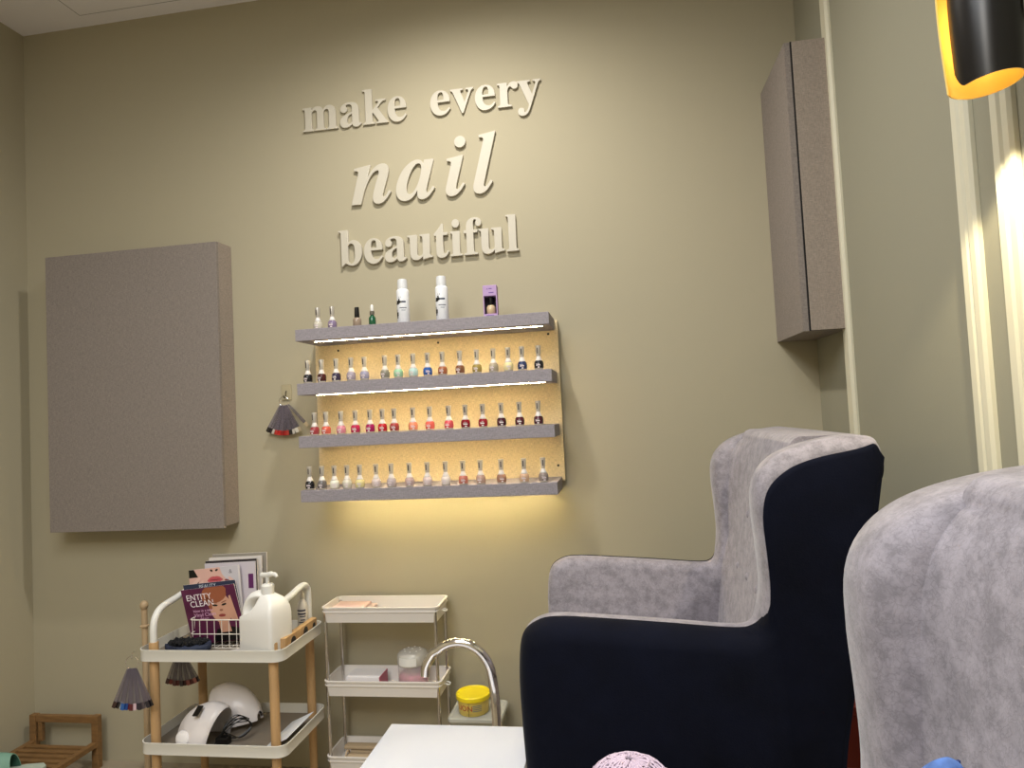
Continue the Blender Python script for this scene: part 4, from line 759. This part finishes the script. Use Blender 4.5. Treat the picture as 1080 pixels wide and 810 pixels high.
c1['label'] = 'wingback armchair seen from its navy velvet side, with whole back and arm in view'
c2['label'] = 'grey velvet wing of the nearest armchair, at the lower right of the photo'
c1['group'] = c2['group'] = 'wingback armchairs'

# ---------------------------------------------------------------- small things around the chairs
t = thing('side_table', 'small round side table between the two armchairs under the lilac net', 'table', (-.02, .98, .2))
link('tabletop', lathe([(.115, .505), (.12, .508), (.12, .522), (.117, .525)], 40), WHITE, t, smooth=True, ang=40)
link('stem', lathe([(.016, .015), (.016, .505)], 18), WHITE, t, smooth=True)
link('base', lathe([(.11, 0), (.11, .008), (.02, .016)], 36), WHITE, t, smooth=True, ang=40)
t = thing('net_puff', 'lilac and white net puff in front of the navy side of the armchair', 'net puff', (-.012, .985, .7255))
link('core', lathe([(.03, .0), (.055, .015), (.066, .05), (.060, .074), (.035, .091), (.01, .096)], 24), mat('puff_core', (40, 32, 44), .9), t, smooth=True)
NETM = mat('net_lilac', (196, 178, 196), .7)
bm = bmesh.new()
def pt(a, b, k=1.0): return (.0710 * k * cos(a) * cos(b), .0710 * k * sin(a) * cos(b), .034 + .066 * k * sin(b))
for sgn in (-1, 1):
    for i in range(26):
        a0 = 2 * pi * i / 26
        tube([pt(a0 + sgn * j * .16 + random.uniform(-.03, .03), -.4 + j * .135, 1 + random.uniform(-.02, .03)) for j in range(15)], .0016, 5, bm)
for b in (1.2, .9): tube([pt(2 * pi * j / 24, b + random.uniform(-.05, .05), 1.02) for j in range(24)], .0016, 5, bm, closed=True)
link('net', bm, NETM, t)
t = thing('net_puff', 'blue net puff with dark dots resting on the nearest armchair', 'net puff', (.135, .46, .6905))
pp = smoothpath([(0, 0, 0), (.004, .002, .02), (.006, .004, .10), (.010, .010, .20), (.024, .022, .29), (.052, .034, .345), (.068, .039, .372), (.073, .040, .384)], 5)
rd = [.028, .040, .046, .046, .038, .022, .014, .004]; rr_ = [rd[min(7, i // 5)] + (rd[min(7, i // 5 + 1)] - rd[min(7, i // 5)]) * (i % 5) / 5 for i in range(len(pp))]
link('core', tube(pp, rr_, 20), mat('puff_blue', (72, 104, 164), .8, var=.3, vscale=90, bump=.5, bscale=90), t, smooth=True)
bm = bmesh.new()
for k in range(110):
    i = 12 + int(22 * k / 110); a = k * 2.4; p = pp[i]; r = rr_[i] * .99
    bmesh.ops.create_icosphere(bm, subdivisions=1, radius=.0016, matrix=Matrix.Translation((p.x + r * cos(a), p.y + r * sin(a), p.z)))
link('dots', bm, mat('puff_dots', (30, 42, 90), .7), t)
t = thing('cardboard_box', 'dark red box on the platform behind the navy armchair', 'box', (.650, 2.30, .2003))
RB = mat('box_red', (104, 30, 24), .6)
link('box_body', Box(-.044, .044, -.085, .085, 0, .155, .002), RB, t); link('lid', Box(-.046, .046, -.087, .087, .1555, .182, .002), RB, t)

# ---------------------------------------------------------------- sconce
t = thing('wall_sconce', 'black rolled-metal wall lamp with gold inside, glowing at top right', 'lamp', (.602, 1.14, 1.80))
GOLD = mat('gold_leaf', (238, 208, 122), .45, metal=.15, bump=.15, bscale=120)
BLK = mat('sconce_black', (18, 15, 14), .3)
def sheet(rad_off):
    R = []
    nz, na = 22, 56
    for k in range(nz + 1):
        f = k / nz; ring = []
        for j in range(na + 1):
            s = j / na; a = radians(172 + 354 * s)        # start at the left edge, go round the viewer side, back to the left
            front = .5 + .5 * cos(a - radians(262))       # 1 at the side facing the viewer
            zb = .002 - .008 * front - .006 * cos(a - radians(120)) + (.028 * (1 - s / .07) ** 1.5 if s < .07 else 0)
            zt_ = .56 + .05 * (1 - front)
            z = zb + (zt_ - zb) * f
            r = .0430 + rad_off + .004 * sin(4 * z * pi)
            if s > .85: r += .012 * ((s - .85) / .15) ** 1.5 * (1 + .8 * f)
            ring.append((r * cos(a), r * sin(a) * 1.04, z))
        R.append(ring)
    return R
A, B = sheet(0), sheet(.0022)
bm = bmesh.new(); VA = rings(bm, A, closed=False); link('gold_lining', bm, GOLD, t, smooth=True)
bm = bmesh.new(); VB = rings(bm, B, closed=False)
link('shade', bm, BLK, t, smooth=True)
bm = bmesh.new()
def strip(pa, pb):
    for i in range(len(pa) - 1): bm.faces.new([bm.verts.new(p) for p in (pa[i], pa[i + 1], pb[i + 1], pb[i])])
strip(A[0], B[0]); strip(A[-1], B[-1]); strip([r[0] for r in A], [r[0] for r in B]); strip([r[-1] for r in A], [r[-1] for r in B])
link('shade_edge', bm, GOLD, t)
link('wall_plate', Box(.084, .0935, -.03, .03, .12, .36, .003), BLK, t); link('bracket', Box(.050, .086, -.012, .012, .22, .26, .002), BLK, t)
link('lamp_holder', lathe([(.018, .16), (.018, .26)], 20), BLK, t)
link('bulb', lathe([(.006, .050), (.014, .055), (.017, .070), (.016, .100), (.012, .160)], 20), mat('bulb_glow', (255, 236, 190), emis=(255, 214, 140), estr=6), t, smooth=True)
l = bpy.data.lights.new('sconce_spot', 'SPOT'); l.energy = 14; l.color = (1, .86, .56); l.spot_size = radians(120); l.spot_blend = .25; l.shadow_soft_size = .012
lo = bpy.data.objects.new('sconce_spot', l); COL.objects.link(lo); lo.parent = t; lo.location = (0, 0, .010)

# ---------------------------------------------------------------- shoe rack and slipper
t = thing('shoe_rack', 'low slatted bamboo rack in the left corner under the brown cabinet', 'rack', (-2.262, 2.29, 0))
for x in (-.140, .140):
    link('side_rail', Box(x - .012, x + .012, -.165, .165, .085, .105, .002), BAMB, t)
    link('rear_post', Box(x - .014, x + .014, .142, .166, 0, .205, .002), BAMB, t)
    link('front_post', Box(x - .014, x + .014, -.166, -.142, 0, .084, .002), BAMB, t)
link('top_bar', Box(-.126, .126, .144, .164, .176, .203, .002), BAMB, t)
link('inner_post', Box(-.118, -.100, .145, .162, .10, .1755, .002), BAMB, t)
for i in range(8):
    y = -.14 + .245 * i / 7; link('slat', Box(-.128, .128, y - .010, y + .010, .094, .104, .0015), BAMB, t)
t = thing('slipper', 'teal slipper with dark opening lying on the bamboo rack', 'slipper', (-2.262, 2.175, .1055), radians(20))
TEAL = mat('slipper_teal', (120, 160, 142), .6); TEALD = mat('slipper_inside', (52, 92, 76), .7)
sole = [(-.115, 0), (-.10, -.030), (-.05, -.038), (.0, -.030), (.05, -.036), (.10, -.034), (.125, -.015), (.128, .01), (.11, .034), (.05, .042), (0, .034), (-.05, .034), (-.10, .028)]
bm = bmesh.new(); rings(bm, [[(x, y, z) for x, y in sole] for z in (0, .014)]); link('sole', bm, mat('slipper_sole', (178, 190, 176), .6), t)
bm = bmesh.new(); R = []; Ri = []
for i in range(9):
    u = i / 8; x = -.115 + .15 * u; w = .036 + .010 * sin(pi * min(1, u + .15)); hh = .030 + .040 * sin(pi * min(1, .18 + u * .55))
    R.append([(x - .012 * sin(pi * j / 12), w * cos(pi * j / 12), .0145 + hh * sin(pi * j / 12)) for j in range(13)])
VA = rings(bm, R, closed=False); VB = rings(bm, [[(x, y * .93, .0145 + (z - .0145) * .93) for x, y, z in r] for r in R], closed=False, mi=1)
for j in range(12): bm.faces.new((VA[-1][j], VA[-1][j + 1], VB[-1][j + 1], VB[-1][j]))
bm.faces.new(VA[0]); link('upper', bm, [TEAL, TEALD], t, smooth=True, ang=50)
